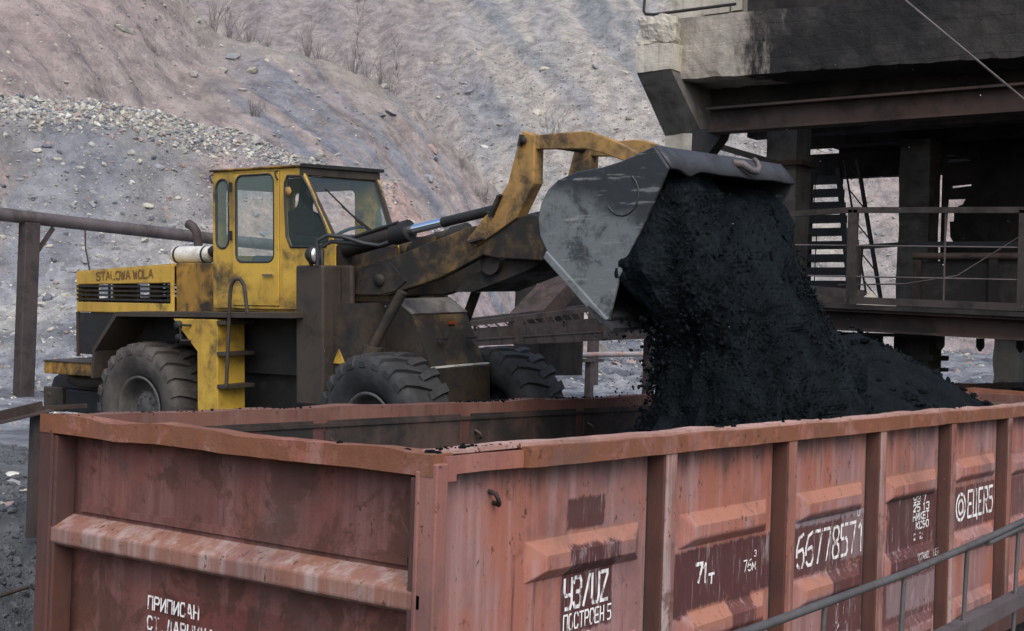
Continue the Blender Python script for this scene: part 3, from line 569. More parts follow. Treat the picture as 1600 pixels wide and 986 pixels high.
    T('66778571',SF(4.36,2.405),.24,.125,.04,.026,'stencil'); T('77',SF(5.08,1.93),.16,.09,.05,.02,'stencil_faint'); T('22',SF(5.1,1.80),.09,.08,.05,.016,'stencil_faint'); T('0',SF(5.5,2.69),.06,.05,.02,.01)
    T('УЗ 7',SF(6.78,2.69),.055,.07,.03,.014,'stencil'); T('25 13',SF(6.78,2.61),.06,.07,.025,.014,'stencil'); T('НИКЕТ',SF(6.78,2.53),.06,.06,.025,.014,'stencil'); T('КС90',SF(6.86,2.45),.06,.06,.025,.014,'stencil'); T('22',SF(6.8,2.36),.05,.09,.05,.012,'stencil_faint')
    T('ОСТАНОВИ НЕТ',SF(6.7,2.20,.041),.055,.035,.014,.010,'stencil_faint')
    T('@',SF(7.93,2.42),.25,.27,.05,.030,'stencil'); T('ЕЦЕR5',SF(8.28,2.43),.25,.115,.048,.030,'stencil')
    T('ПРИПИСАН',EF(2.20,2.42),.072,.040,.016,.0115); T('СТ. ДАРНИЦА ЮЗ',EF(2.20,2.305),.072,.040,.018,.0115)
    return w
wagon=make_wagon()
w2=dup(wagon,(WX+14.45,WY,0)); w2['label']='second rust red freight wagon, coupled beyond the first under the bunker'
w2.name='freight_wagon'
# track
for yy in (WY-.76,WY+.76):
    mb=MB(); mb.box((-12,yy-.035,-.16),(40,yy+.035,0)); mb.box((-12,yy-.07,-.19),(40,yy+.07,-.161))
    lone(mb,'rail',M['rust'],'rusty running rail under the '+('near' if yy<WY else 'far')+' side of the wagons','rail','rails of the loading track')
# ================================================================ wheel loader
LD=empty('wheel_loader',(5.43,6.0,2.4),'yellow wheel loader with raised arms tipping a bucket of coal','wheel loader')
LD.rotation_euler=(0,R(-3),0)
def mirror(mb,c=0): mb.v=[(2*c-p[0],p[1],p[2]) for p in mb.v]; return mb
def tyre_mb(w,Ro,Ri):
    mb=MB(); h=w/2
    prof=[(-h*.62,Ri-.01),(-h*.80,Ri+.02),(-h*.98,Ri+.14),(-h*1.0,(Ri+Ro)/2+.03),(-h*.93,Ro-.075),(-h*.8,Ro-.045),(0,Ro-.035),(h*.8,Ro-.045),(h*.93,Ro-.075),(h*1.0,(Ri+Ro)/2+.03),(h*.98,Ri+.14),(h*.80,Ri+.02),(h*.62,Ri-.01)]
    mb.lathe(prof,0,(0,0,0),72)
    n=22
    for k in range(n):
        for s in (-1,1):
            a0=2*math.pi*(k+(.5 if s>0 else 0))/n; V=[]
            # lug: from the shoulder to past the middle, swept back
            secs=[(s*h*1.015,0.,Ro-.135,Ro-.085,.085),(s*h*.90,.0,Ro-.09,Ro-.018,.088),(s*h*.45,.045,Ro-.06,Ro-.006,.080),(s*h*-.10,.125,Ro-.06,Ro-.008,.066)]
            for (x,da,r0,r1,wa) in secs:
                for r_,da2 in ((r0,-wa),(r1,-wa*.8),(r1,wa*.8),(r0,wa)):
                    t=a0+da+da2*.95; V.append((x,r_*math.cos(t),r_*math.sin(t)))
            F=[(i*4+j,i*4+(j+1)%4,(i+1)*4+(j+1)%4,(i+1)*4+j) for i in range(3) for j in range(4)]+[(3,2,1,0),(12,13,14,15)]
            mb.add(V,F)
    return mb
def make_wheel(x,y,z,flip,mt,rot,yw=0):
    e=bpy.data.objects.new('wheel',None); COL.objects.link(e); e.parent=LD; e.location=(x,y,z); e.rotation_euler=(rot,0,yw)
    tyre_mb(.55,.718,.335).build('tyre',M[mt],e)
    mb=MB(); s=-1 if flip else 1
    pr=[(-.235,.352),(-.25,.335),(-.22,.315),(-.12,.30),(-.05,.285),(-.02,.24),(-.035,.20),(-.10,.185),(-.13,.165),(-.135,0)]
    mb.lathe([(p[0]*s,p[1]) for p in pr],0,(0,0,0),40)
    for k in range(10):
        t=2*math.pi*k/10; mb.lathe([(-.05*s,.0),(-.05*s,.016),(-.02*s,.016)],0,(-.02*s,.215*math.cos(t),.215*math.sin(t)),6)
        mb.lathe([(-.02*s,0),(-.02*s,.011),(0,.011)],0,(-.13*s,.13*math.cos(t),.13*math.sin(t)),6)
    mb.build('rim',M['rim'],e)
    return e
for y,dy,mt,ro in ((-1.70,.115,'tyre',.1),(1.73,0,'tyre_dusty',.25)):   # front half steered a little
    make_wheel(-.755,y+dy,.785,False,mt,ro,R(-6) if dy else 0); make_wheel(.755,y-dy,.785,True,mt,ro+.1,R(-6) if dy else 0)
Zx=lambda x:(lambda u,v:(x,u,v))
# hood ---------------------------------------------------------------------------------------
mb=MB()
slot=[(1.66,1.905),(3.28,1.905),(3.28,2.10),(1.66,2.125)]
for x,o in ((-.62,.03),(.62,-.03)): mb.plate([(1.612,1.79),(3.31,1.785),(3.31,2.255),(1.612,2.335)],[slot],Zx(x),(o,0,0))
mb.hexa([(-.59,1.612,2.30),(.59,1.612,2.30),(.59,3.31,2.225),(-.59,3.31,2.225),(-.625,1.612,2.338),(.625,1.612,2.338),(.625,3.315,2.258),(-.625,3.315,2.258)])
mb.plate([(-.59,1.785),(.59,1.785),(.59,2.22),(-.59,2.22)],[[(-.32,1.94),(-.12,1.94),(-.12,2.11),(-.32,2.11)],[(.24,1.94),(.42,1.94),(.42,2.11),(.24,2.11)]],lambda u,v:(u,3.28,v),(0,.029,0));
hood=mb.build('engine_hood',M['yellow'],LD,bevel=.012)
for sx in (-1,1):
    mb=MB(); mb.box((sx*.625,3.285,1.27),(sx*.59,3.31,1.784)); mb.build('radiator_edge',M['grime_brown'],hood)
    mb=MB(); mb.box((sx*.605,2.60,1.30),(sx*.60,3.27,1.78)); mb.build('radiator_guard',M['black'],hood)
    mb=MB()
    for z in (1.935,1.985,2.035,2.085): mb.box((sx*.632,1.65,z-.011),(sx*.60,3.29,z+.011))
    for y in (1.70,2.2,2.72,3.2): mb.box((sx*.615,y-.013,1.91),(sx*.598,y+.013,2.11))
    mb.build('grille',M['black'],hood)
mb=MB(); mb.box((-.5,2.35,1.3),(.5,3.2,1.93)); mb.box((-.3,1.7,1.3),(.3,2.35,1.92)); mb.box((-.55,1.62,.9),(.55,2.4,1.78)); mb.build('engine_block',M['black'],LD)
mb=MB(); mb.box((-.58,.872,1.80),(.58,1.608,2.342)); mb.build('hood_front_section',M['yellow_grimy'],LD,bevel=.012)
lettering('lettering','STALOWA WOLA',.085,.066,.022,.022,lambda u,v,k:(-.6225-k,2.93-u,2.152+v+u*.033),M['letter_dark'],LD,False)
mb=MB(); mb.box((-.585,1.5,2.343),(-.2,3.2,2.35)); 
mb=MB(); mb.lathe([(1.46,0),(1.46,.085),(1.50,.095),(2.04,.095),(2.07,.085),(2.07,0)],1,(-.2,0,2.44),24); mb.build('air_cleaner',M['white'],LD)
for ya in (1.52,1.98): mb=MB(); mb.lathe([(ya,.0),(ya,.099),(ya+.03,.099),(ya+.03,.0)],1,(-.2,0,2.44),24); mb.build('cleaner_band',M['black'],LD)
mb=MB(); mb.tube([(-.2,1.45,2.46),(-.2,1.38,2.5),(-.2,1.30,2.40)],.07,10); mb.build('intake_hose',M['black'],LD)
mb=MB(); mb.tube([(-.1,1.80,2.3),(-.1,1.80,2.60),(-.1,1.83,2.70),(-.1,1.89,2.76),(-.1,1.96,2.79)],[.05,.05,.05,.052,.055],12); mb.build('exhaust_stack',M['rust_brown'],LD)
# rear deck, fender, steps ---------------------------------------------------------------------
for sgn in (-1,1):
    mb=MB(); pl=[(-.61,1.85),(2.06,1.815),(2.46,1.40),(2.49,1.08)]; pl2=[(-.61,1.80),(2.04,1.768),(2.42,1.38),(2.45,1.08)]
    for i in range(3):
        a,b=pl[i],pl[i+1]; c,d=pl2[i],pl2[i+1]
        mb.hexa([(sgn*1.035,c[0],c[1]),(sgn*.55,c[0],c[1]),(sgn*.55,d[0],d[1]),(sgn*1.035,d[0],d[1]),(sgn*1.035,a[0],a[1]),(sgn*.55,a[0],a[1]),(sgn*.55,b[0],b[1]),(sgn*1.035,b[0],b[1])])
    mb.build('rear_fender',M['grime_brown'],LD)
    mb=MB(); mb.prism([(1.12,1.762),(.44,1.766),(.44,.32),(.745,.32),(.745,1.43)],0,sgn*1.03,sgn*.66); st=mb.build('ladder_box',M['yellow'],LD,bevel=.008)
    for z in (1.735,1.42,1.09,.77): mb=MB(); mb.box((sgn*1.04,.30,z-.018),(sgn*.66,.437,z+.018)); mb.build('ladder_step',M['grime_brown'],st)
    mb=MB(); mb.tube([(sgn*1.04,.30,1.09),(sgn*1.04,.235,2.05),(sgn*1.04,.215,2.12),(sgn*1.04,.16,2.175),(sgn*1.04,.09,2.175),(sgn*1.04,.04,2.12),(sgn*1.04,.02,2.04),(sgn*1.03,.0,1.845)],.019,8); mb.build('grab_rail',M['grime_brown'],LD)
    mb=MB(); mb.tube([(sgn*1.03,.84,1.70),(sgn*1.075,.84,1.70),(sgn*1.08,.93,1.70),(sgn*1.08,.945,1.68),(sgn*1.08,.945,1.56),(sgn*1.08,.93,1.54),(sgn*1.03,.84,1.54)],.014,6); mb.build('grab_handle',M['black'],LD)
    for z,mr in ((1.70,.042),(1.57,.036)):
        mb=MB(); mb.lathe([(0,mr),(sgn*.045,mr),(sgn*.055,mr*.8),(sgn*.055,0)],0,(sgn*1.03,1.01-(1.7-z)*.1,z),16); mb.build('marker_lamp',M['black'],LD)
mb=MB(); mb.box((-.95,2.60,1.085),(.95,3.47,1.225)); mb.build('rear_step',M['yellow_grimy'],LD,bevel=.01)
mb=MB(); mb.box((-.96,2.6,1.226),(.96,3.46,1.24)); mb.build('step_tread',M['grime_brown'],LD)
mb=MB(); mb.box((-.60,3.62,.6),(.60,3.99,.885)); mb.lathe([(-.01,0),(-.01,.03),(0,.03)],0,(-.6,3.88,.80),12); mb.build('counterweight',M['grime_brown'],LD,bevel=.02)
mb=MB(); mb.box((-.56,2.4,.60),(.56,3.62,.87)); mb.prism([(2.5,.871),(3.93,.871),(3.86,1.0),(3.7,1.07),(2.5,1.07)],0,-.55,.55); mb.build('rear_frame',M['black'],LD,bevel=.02)
mb=MB(); mb.tube([(-.62,2.55,1.03),(-.62,3.2,.98),(-.62,3.4,1.02)],.075,10); mb.build('air_tank',M['grime_brown'],LD)
mb=MB(); mb.box((-.45,-.5,.55),(.45,2.5,1.2)); mb.box((-.55,-.4,1.2),(.5,.9,1.78)); mb.lathe([(-.5,.0),(-.5,.13),(.5,.13),(.5,0)],0,(0,1.73,.785),16); mb.build('rear_chassis',M['black'],LD)
mb=MB(); mb.tube([(-.62,1.45,1.50),(-.62,.95,1.50)],.05,8); mb.tube([(-.6,1.1,1.62),(-.58,1.35,1.66),(-.5,1.5,1.7)],.03,6); mb.build('brake_cylinder',M['rust'],LD)
# cab ------------------------------------------------------------------------------------------
X0,X1=-.70,.43
wn1=rrect(.63,.82,2.49,3.205,.09); wn2=rrect(-.045,.512,2.345,3.235,.085)
mb=MB(); mb.plate([(.56,1.87),(.874,1.87),(.874,3.285),(.56,3.287)],[wn1],Zx(X0),(.035,0,0)); mb.box((X0,-.115,1.87),(X0+.05,-.15,3.28)); mb.box((X0,-.113,1.87),(X0+.035,.56,1.90)); mb.box((X0,-.113,3.255),(X0+.035,.56,3.288))
mb.plate([(-.6,1.87),(.874,1.87),(.874,3.285),(-.42,3.285)],[rrect(-.12,.80,2.36,3.12,.06)],Zx(X1-.035),(.035,0,0))
mb.plate([(X0+.04,1.87),(X1-.04,1.87),(X1-.04,3.285),(X0+.04,3.285)],[rrect(X0+.16,X1-.16,2.42,3.12,.06)],lambda u,v:(u,.84,v),(0,.034,0))
# front quarter panel between door post and slanted windscreen pillar (leans in towards its foot)
def fq(x0,x1,sgn):
    def fn(u,v):   # u: 0 door post .. 1 pillar, v: 0 foot .. 1 roof
        yt=-.15; z=1.87+v*(3.28-1.87); k=max(0,min(1,(z-2.52)/(3.28-2.52)))
        yf=-.80+.38*k; xf=x1+(x0-x1)*k
        return (x0+(xf-x0)*u, yt+(yf-yt)*u, z)
    return fn
L0=fq(-.70,-.61,1); R0_=fq(.43,.34,1)
wq=[(.17,.445),(.83,.445),(.90,.50),(.95,.60),(.95,.86),(.88,.94),(.25,.945),(.13,.90),(.10,.8),(.10,.52)]
mb.plate([(0,0),(1,0),(1,.46),(1,.7),(1,1),(0,1),(0,.7),(0,.46)],[wq],L0,(.03,0,0))
mb.plate([(0,0),(1,0),(1,.46),(1,.7),(1,1),(0,1),(0,.7),(0,.46)],[wq],R0_,(-.03,0,0))
mb.box((X0+.04,-.75,1.84),(X1-.04,.84,1.869))
cab=mb.build('cab',M['yellow'],LD,bevel=.006)
mb=MB(); mb.box((-.60,-.80,1.87),(.33,-.76,2.50)); mb.build('cab_front_plate',M['grime_yellow'],cab)
mb=MB(); mb.hexa([(X0-.03,-.45,3.286),(X1+.03,-.45,3.292),(X1+.03,.90,3.292),(X0-.03,.90,3.288),(X0-.03,-.45,3.31),(X1+.03,-.45,3.322),(X1+.03,.90,3.322),(X0-.03,.90,3.31)]); mb.build('cab_roof',M['yellow_grimy'],LD,bevel=.01)
mb=MB(); mb.bar((X0-.035,-.46,3.30),(X1+.04,-.46,3.312),.03,.035); mb.build('roof_gutter',M['black'],LD)
mb=MB(); mb.plate([(-.112,1.905),(.558,1.905),(.558,3.252),(-.112,3.252)],[wn2],Zx(X0-.012),(.034,0,0)); door=mb.build('cab_door',M['yellow'],LD,bevel=.005)
mb=MB(); mb.bar((X0-.03,-.05,2.215),(X0-.03,.10,2.215),.014,.02); mb.build('door_handle',M['chrome'],door)
for z in (3.12,2.62): mb=MB(); mb.bar((X0-.025,.575,z-.05),(X0-.025,.575,z+.05),.022,.02,(0,1,0)); mb.build('door_hinge',M['black'],door)
def pane(name,loop,fn,off,par,gm='glass'):
    a=[fn(*p) for p in loop]; g=MB(); g.add(a,[tuple(range(len(a)))]); o=g.build(name,M[gm],par)
    t=MB(); t.tube(a+[a[0],a[1]],.014,6,False); t.build('window_seal',M['rubber_trim'],o); return o
pane('window',wn1,Zx(X0+.005),0,cab); pane('window',wn2,Zx(X0-.003),0,door); pane('window',wq,L0,0,cab,'glass_clear'); pane('window',wq,R0_,0,cab)
ws=[(-.66,-.43,3.20),(.39,-.43,3.205),(.31,-.78,2.53),(-.58,-.78,2.53)]
g=MB(); g.add(ws,[(0,1,2,3)]); wsn=g.build('windscreen',M['glass_clear'],LD)
mb=MB()
for a,b in ((ws[0],ws[3]),(ws[1],ws[2])): mb.bar(a,b,.045,.045,(0,1,0))
mb.bar((X0,-.425,3.245),(X1,-.425,3.25),.05,.075,(0,0,1)); mb.bar(ws[2],ws[3],.05,.05); mb.build('windscreen_frame',M['grime_brown'],LD)
mb=MB(); mb.tube([(-.44,-.50,3.08),(-.12,-.70,2.72)],.009,5); mb.tube([(-.30,-.63,2.88),(.14,-.82,2.54)],.008,5); mb.tube([(-.34,-.63,2.9),(.08,-.82,2.54)],.006,5); mb.build('windscreen_wiper',M['black'],wsn)
mb=MB(); mb.box((X1-.06,-.06,3.135),(X1-.037,.47,3.215)); mb.build('sun_visor',M['amber'],cab)
mb=MB(); mb.box((-.42,.12,1.9),(.12,.62,2.30)); mb.hexa([(-.40,.50,2.30),(.10,.50,2.30),(.10,.64,2.30),(-.40,.64,2.30),(-.38,.54,2.42),(.08,.54,2.42),(.08,.64,2.42),(-.38,.64,2.42)]); mb.build('driver_seat',M['black'],cab,bevel=.03)
mb=MB(); c=Vector((.02,-.40,2.62)); ax=Vector((0,.45,.9)).normalized(); a=Vector((1,0,0)); b=ax.cross(a)
mb.tube([c+(a*math.cos(k*math.pi/12)+b*math.sin(k*math.pi/12))*.20 for k in range(25)],.017,6,False); mb.tube([c,c-ax*.5],.03,6); mb.tube([c-a*.2,c,c+a*.2],.012,5); mb.build('steering_wheel',M['black'],cab)
mb=MB(); mb.box((-.35,-.72,1.88),(.3,-.5,2.45)); mb.build('dashboard',M['black'],cab,bevel=.02)
for y in (.86,-.10): mb=MB(); mb.tube([(X0-.01,y,3.26),(X0-.05,y,3.24),(X0-.05,y-.02,3.19),(X0-.02,y-.01,3.17)],.009,5); mb.build('roof_hook',M['black'],cab)
mb=MB(); mb.lathe([(0,.05),(-.006,.05),(-.006,0)],0,(X0+.0,-.24,3.05),6); mb.build('window_sticker',M['lever'],cab)
# front frame ------------------------------------------------------------------------------------
for sgn in (-1,1):
    a=-.86 if sgn<0 else .58
    mb=MB(); mb.box((a,-.87,.95),(a+.30,-.50,2.31)); mb.box((a+.24,-1.02,.95),(a+.30,-.87,2.31)); mb.build('arm_tower',M['grime_brown'],LD,bevel=.02)
    mb=MB(); c=(a+.02,-.74,2.41); mb.lathe([(.09,.0),(.085,.05),(.03,.088),(-.03,.092),(-.035,.078)],1,c,20); lp=mb.build('headlamp',M['black'],LD)
    mb=MB(); mb.lathe([(-.034,.078),(-.05,.06),(-.056,.0)],1,c,20); mb.build('lens',M['glasslamp'],lp)
    mb=MB(); mb.tube([(a+.02,-.70,2.3),(a+.02,-.66,2.42),(a+.02,-.68,2.5)],.02,6); mb.build('lamp_bracket',M['black'],lp)
mb=MB(); mb.prism([(-.6,.55),(-.6,1.95),(-1.40,1.97),(-1.605,1.83),(-1.835,1.335),(-1.60,.55)],0,-.40,.43); mb.build('front_frame',M['grime'],LD,bevel=.01)
mb=MB(); mb.hexa([(-.41,-1.61,1.836),(.44,-1.61,1.836),(.44,-1.39,1.976),(-.41,-1.39,1.976),(-.41,-1.618,1.85),(.44,-1.618,1.85),(.44,-1.39,1.992),(-.41,-1.39,1.992)]); mb.build('tread_plate',M['tread'],LD)
mb=MB(); mb.hexa([(-.40,-1.842,1.335),(.43,-1.842,1.335),(.43,-1.82,1.34),(-.40,-1.82,1.34),(-.40,-1.614,1.832),(.43,-1.614,1.832),(.43,-1.60,1.832),(-.40,-1.60,1.832)]); fp=mb.build('front_plate',M['grime_yellow'],LD)
for x in (-.18,.28): mb=MB(); mb.bar((x-.06,-1.80,1.60),(x+.06,-1.80,1.60),.05,.02); mb.build('step_bar',M['black'],fp)
mb=MB(); mb.box((.06,-1.69,1.735),(.17,-1.665,1.765)); mb.build('reflector',NT('dusty_orange_reflector').fin((.25,.06,.015),.4),fp)
mb=MB(); mb.box((-.42,-1.90,.86),(.45,-1.55,1.33)); bmp=mb.build('front_bumper',M['grime'],LD,bevel=.01)
mb=MB(); wavy(mb,0,(-1.895,-1.83),(1.333,1.345),-.40,.44,.006,5.5,30); mb.build('edge_highlight',M['white'],bmp)  # white strip modelling a bright highlight along the bumper edge
mb=MB(); mb.prism([(-.62,.9),(-.62,1.93),(-1.25,1.95),(-1.3,1.3),(-1.0,.9)],0,-.72,-.41); mb.prism([(-.62,.9),(-.62,1.93),(-1.25,1.95),(-1.3,1.3),(-1.0,.9)],0,.72,.44); mb.lathe([(-.55,.0),(-.55,.14),(.55,.14),(.55,0)],0,(0,-1.8,.785),16); mb.build('front_axle_housing',M['grime'],LD)
mb=MB(); mb.prism([(-.88,1.36),(-1.03,1.36),(-.955,1.50)],0,-.735,-.722); mb.build('warning_plate',M['yellow'],LD)
mb=MB(); mb.tube([(-.74,-.80,1.15),(-.76,-.86,1.22),(-.76,-.93,1.2),(-.74,-.96,1.12)],.022,6); mb.tube([(-.72,-.72,1.1),(-.76,-.75,1.2),(-.74,-.8,1.3)],.02,6); mb.build('steering_hose',M['black'],LD)
mb=MB(); mb.box((-.75,-.96,.98),(-.71,-.86,1.14)); mb.box((-.75,-.84,1.2),(-.72,-.78,1.3)); mb.build('valve_block',M['yellow'],LD)
# arms, levers, cylinders ---------------------------------------------------------------------------
armP=[(-.70,2.10),(-.76,2.20),(-.87,2.262),(-1.486,2.40),(-2.253,2.625),(-2.36,2.66),(-2.75,2.70),(-3.06,2.76),(-3.30,2.72),(-3.62,2.52),(-3.66,2.38),(-3.55,2.33),(-2.70,2.37),(-2.537,2.40),(-2.02,2.187),(-1.687,2.10),(-1.347,2.015),(-.80,1.995),(-.72,2.03)]
levP=[(-2.965,3.46),(-3.0,3.50),(-3.128,3.45),(-3.128,3.397),(-3.115,3.03),(-2.933,2.728),(-2.463,2.47),(-2.36,2.535),(-2.566,2.748),(-2.646,2.804),(-2.833,3.04)]
lnkP=[(-3.02,3.46),(-3.14,3.455),(-3.60,3.46),(-3.69,3.45),(-3.91,3.374),(-4.16,3.253),(-4.40,3.14),(-4.36,3.06),(-4.07,3.17),(-3.81,3.262),(-3.635,3.305),(-3.142,3.33),(-3.0,3.36)]
for sgn in (-1,1):
    x=sgn*.45
    mb=MB(); mb.prism(armP,0,x-.05,x+.05); arm=mb.build('lift_arm',M['grime_yellow'] if sgn<0 else M['grime'],LD,bevel=.012)
    mb=MB(); mb.prism([(-.80,2.03),(-.95,2.05),(-1.12,2.27),(-1.25,2.32),(-1.42,2.34),(-1.62,2.16),(-1.50,2.07),(-1.3,2.03)],0,x+sgn*.051,x+sgn*.068); mb.lathe([(0,.06),(sgn*.03,.06),(sgn*.03,0)],0,(x+sgn*.068,-1.30,2.17),10); mb.build('pivot_plate',M['grime'],arm)
    mb=MB(); mb.prism(levP,0,x-.075,x+.075); lev=mb.build('tilt_lever',M['lever'],LD,bevel=.012)
    for a_,b_,c_ in (((-2.66,2.74),(-2.76,2.93),(.03,.075)),((-2.42,2.52),(-2.58,2.55),(.02,.10)),((-2.985,3.36),(-3.01,3.46),(.02,.09))):
        mb=MB(); mb.bar((x+sgn*.085,*a_),(x+sgn*.085,*b_),c_[0],c_[1],(1,0,0)); mb.build('keeper_plate',M['grime'],lev)
    for yy,zz,rr in ((-3.02,3.41,.038),(-2.64,2.78,.016),(-2.78,2.93,.016),(-2.46,2.52,.02),(-2.55,2.55,.014)):
        mb=MB(); mb.lathe([(0,rr),(sgn*.025,rr),(sgn*.025,0)],0,(x+sgn*.095,yy,zz),10); mb.build('lever_pin',M['black'],lev)
    mb=MB(); mb.prism(lnkP,0,x-.045,x+.045) if False else mb.prism(lnkP,0,x-.055,x+.025); mb.build('tilt_link',M['lever'],LD,bevel=.01)
    a,b=Vector((x,-.73,2.465)),Vector((x,-1.57,2.635)); d=(b-a).normalized()
    mb=MB(); mb.tube([a,b-d*.12],.088,18); cy=mb.build('tilt_cylinder',M['grime_yellow'],LD)
    mb=MB(); mb.tube([b-d*.14,b+d*.05],.105,18); mb.tube([a-d*.03,a+d*.06],.10,18); mb.tube([a+d*.1+Vector((sgn*.06,0,.075)),b-d*.05+Vector((sgn*.06,0,.09))],.02,6); mb.build('cylinder_gland',M['black'],cy)
    e=Vector((x,-2.66,2.815))
    mb=MB(); mb.tube([b+d*.05,b+(e-b)*.46],.046,16); mb.build('piston_rod',M['chrome'],cy)
    mb=MB(); mb.tube([b+(e-b)*.42,b+(e-b)*.47],.05,16); mb.tube([b+(e-b)*.47,e],.0475,14); mb.build('sooty_rod_end',M['black'],cy)
    a,b=Vector((sgn*.66,-1.30,1.48)),Vector((sgn*.57,-1.63,2.06))
    mb=MB(); mb.tube([a,b],.05,14); mb.tube([a-Vector((0,0,.1)),a+(b-a)*.1],.10,14); mb.build('lift_cylinder',M['grime'],LD)
mb=MB(); mb.tube([(-.42,-2.55,2.33),(.42,-2.55,2.33)],.11,16); mb.prism([(-2.25,2.2),(-2.1,2.06),(-2.3,2.06),(-2.9,2.25),(-3.3,2.42),(-3.0,2.48)],0,-.36,.36); mb.build('arm_cross_member',M['grime'],LD)
mb=MB(); mb.tube([(-.42,-.80,2.12),(.42,-.80,2.12)],.07,12); mb.build('cross_shaft',M['grime'],LD)
mb=MB(); mb.tube([(-.4,-3.04,3.41),(.4,-3.04,3.41)],.045,10); mb.build('cross_shaft',M['grime'],LD)
for k,(x,q) in enumerate(((-.86,0),(-.80,.06))):
    mb=MB(); mb.tube([(x,-.80,2.30),(x,-.80,2.45),(x,-.80+q*.3,2.55-q),(x+.05,-.88,2.60-q),(x+.12,-1.02,2.585-q),(x+.22,-1.20,2.52-q*.4),(x+.30,-1.32,2.50),(x+.33,-1.42,2.53)],.021,8); mb.build('hydraulic_hose',M['rubber_trim'],LD)
mb=MB(); mb.prism([(-1.0,2.2),(-1.3,2.2),(-1.5,2.6),(-1.2,2.6)],0,.1,.2); mb.lathe([(-.04,.0),(-.04,.07),(.04,.07),(.04,0)],0,(.2,-1.12,2.47),10); mb.build('valve_bracket',M['grime_yellow'],LD)
# bucket ----------------------------------------------------------------------------------------------
bk=[(-4.708,3.223),(-4.406,3.119),(-4.227,3.08),(-3.982,3.056),(-3.80,2.995),(-3.70,2.92),(-3.63,2.80),(-3.605,2.68),(-3.625,2.54),(-3.70,2.40),(-3.80,2.31),(-4.171,1.93),(-4.292,1.86)]
front=[(-4.325,1.95),(-4.385,2.165),(-4.50,2.42),(-4.645,2.67),(-4.84,3.05)]
BA,BB=-1.15,1.12
mb=MB()
cut=[(-4.292,1.86)]
sidep=bk+front
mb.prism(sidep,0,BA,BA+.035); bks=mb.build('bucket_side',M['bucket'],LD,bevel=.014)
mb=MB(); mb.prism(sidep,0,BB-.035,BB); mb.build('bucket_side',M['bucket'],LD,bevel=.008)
mb=MB()
for a,b in zip(bk[:-1],bk[1:]):
    t_=Vector((0,b[0]-a[0],b[1]-a[1])).normalized(); n_=Vector((0,t_.z,-t_.y))*.03
    if n_.dot(Vector((0,-4.2-a[0],2.6-a[1])))<0: n_=-n_
    mb.hexa([(BA+.036,a[0],a[1]),(BB-.036,a[0],a[1]),(BB-.036,b[0],b[1]),(BA+.036,b[0],b[1]),(BA+.036,a[0]+n_.y,a[1]+n_.z),(BB-.036,a[0]+n_.y,a[1]+n_.z),(BB-.036,b[0]+n_.y,b[1]+n_.z),(BA+.036,b[0]+n_.y,b[1]+n_.z)])
mb.build('bucket_shell',M['bucketdk'],LD)
# spill guard: a dented lip plate across the top
mb=MB(); n=40; V=[]
for i in range(n+1):
    x=BA+.03+(BB-BA-.03)*i/n; u=i/n
    dent=.05*math.exp(-((u-.13)/.05)**2)-.004*math.sin(u*9)+.008*mnoise.noise(Vector((u*7,1,2)))
    dent=dent*(1 if .03<u<.97 else .2)
    for y,z in ((-4.700,3.222),(-4.775,3.14-dent*.3),(-4.842,3.045-dent)): V.append((x,y,z))
mb.add(V,[(i*3+j,(i+1)*3+j,(i+1)*3+j+1,i*3+j+1) for i in range(n) for j in range(2)],True)
o=mb.build('spill_guard',M['bucketdk'],LD,recalc=False); sd=o.modifiers.new('t','SOLIDIFY'); sd.thickness=.025; sd.offset=0
mb=MB(); mb.tube([(.08,-4.76,3.17),(.12,-4.83,3.16),(.17,-4.88,3.11),(.24,-4.90,3.10),(.31,-4.89,3.14),(.33,-4.86,3.19),(.30,-4.84,3.22)],[.035,.035,.033,.03,.027,.022,.015],8); mb.build('lifting_hook',M['rust_grey'],LD)
mb=MB(); mb.hexa([(BA-.02,-3.70,2.42),(BA+.06,-3.70,2.42),(BA+.06,-4.30,1.87),(BA-.02,-4.30,1.87),(BA-.02,-3.67,2.36),(BA+.06,-3.67,2.36),(BA+.06,-4.235,1.83),(BA-.02,-4.235,1.83)]); mb.build('side_cutter',M['bucket'],LD,bevel=.01)
mb=MB(); mb.hexa([(BA-.02,-4.12,1.98),(BB+.02,-4.12,1.98),(BB+.02,-4.36,1.80),(BA-.02,-4.36,1.80),(BA-.02,-4.09,1.94),(BB+.02,-4.09,1.94),(BB+.02,-4.35,1.775),(BA-.02,-4.35,1.775)]); mb.build('cutting_edge',M['bucketdk'],LD)
mb=MB(); 
for rr in (.17,): mb.tube([(BA-.003,-4.42+rr*math.cos(k*.35+2.2)*.9,2.86+rr*math.sin(k*.35+2.2)) for k in range(11)],.008,5)
mb.build('weld_seam',M['bucketdk'],bks)
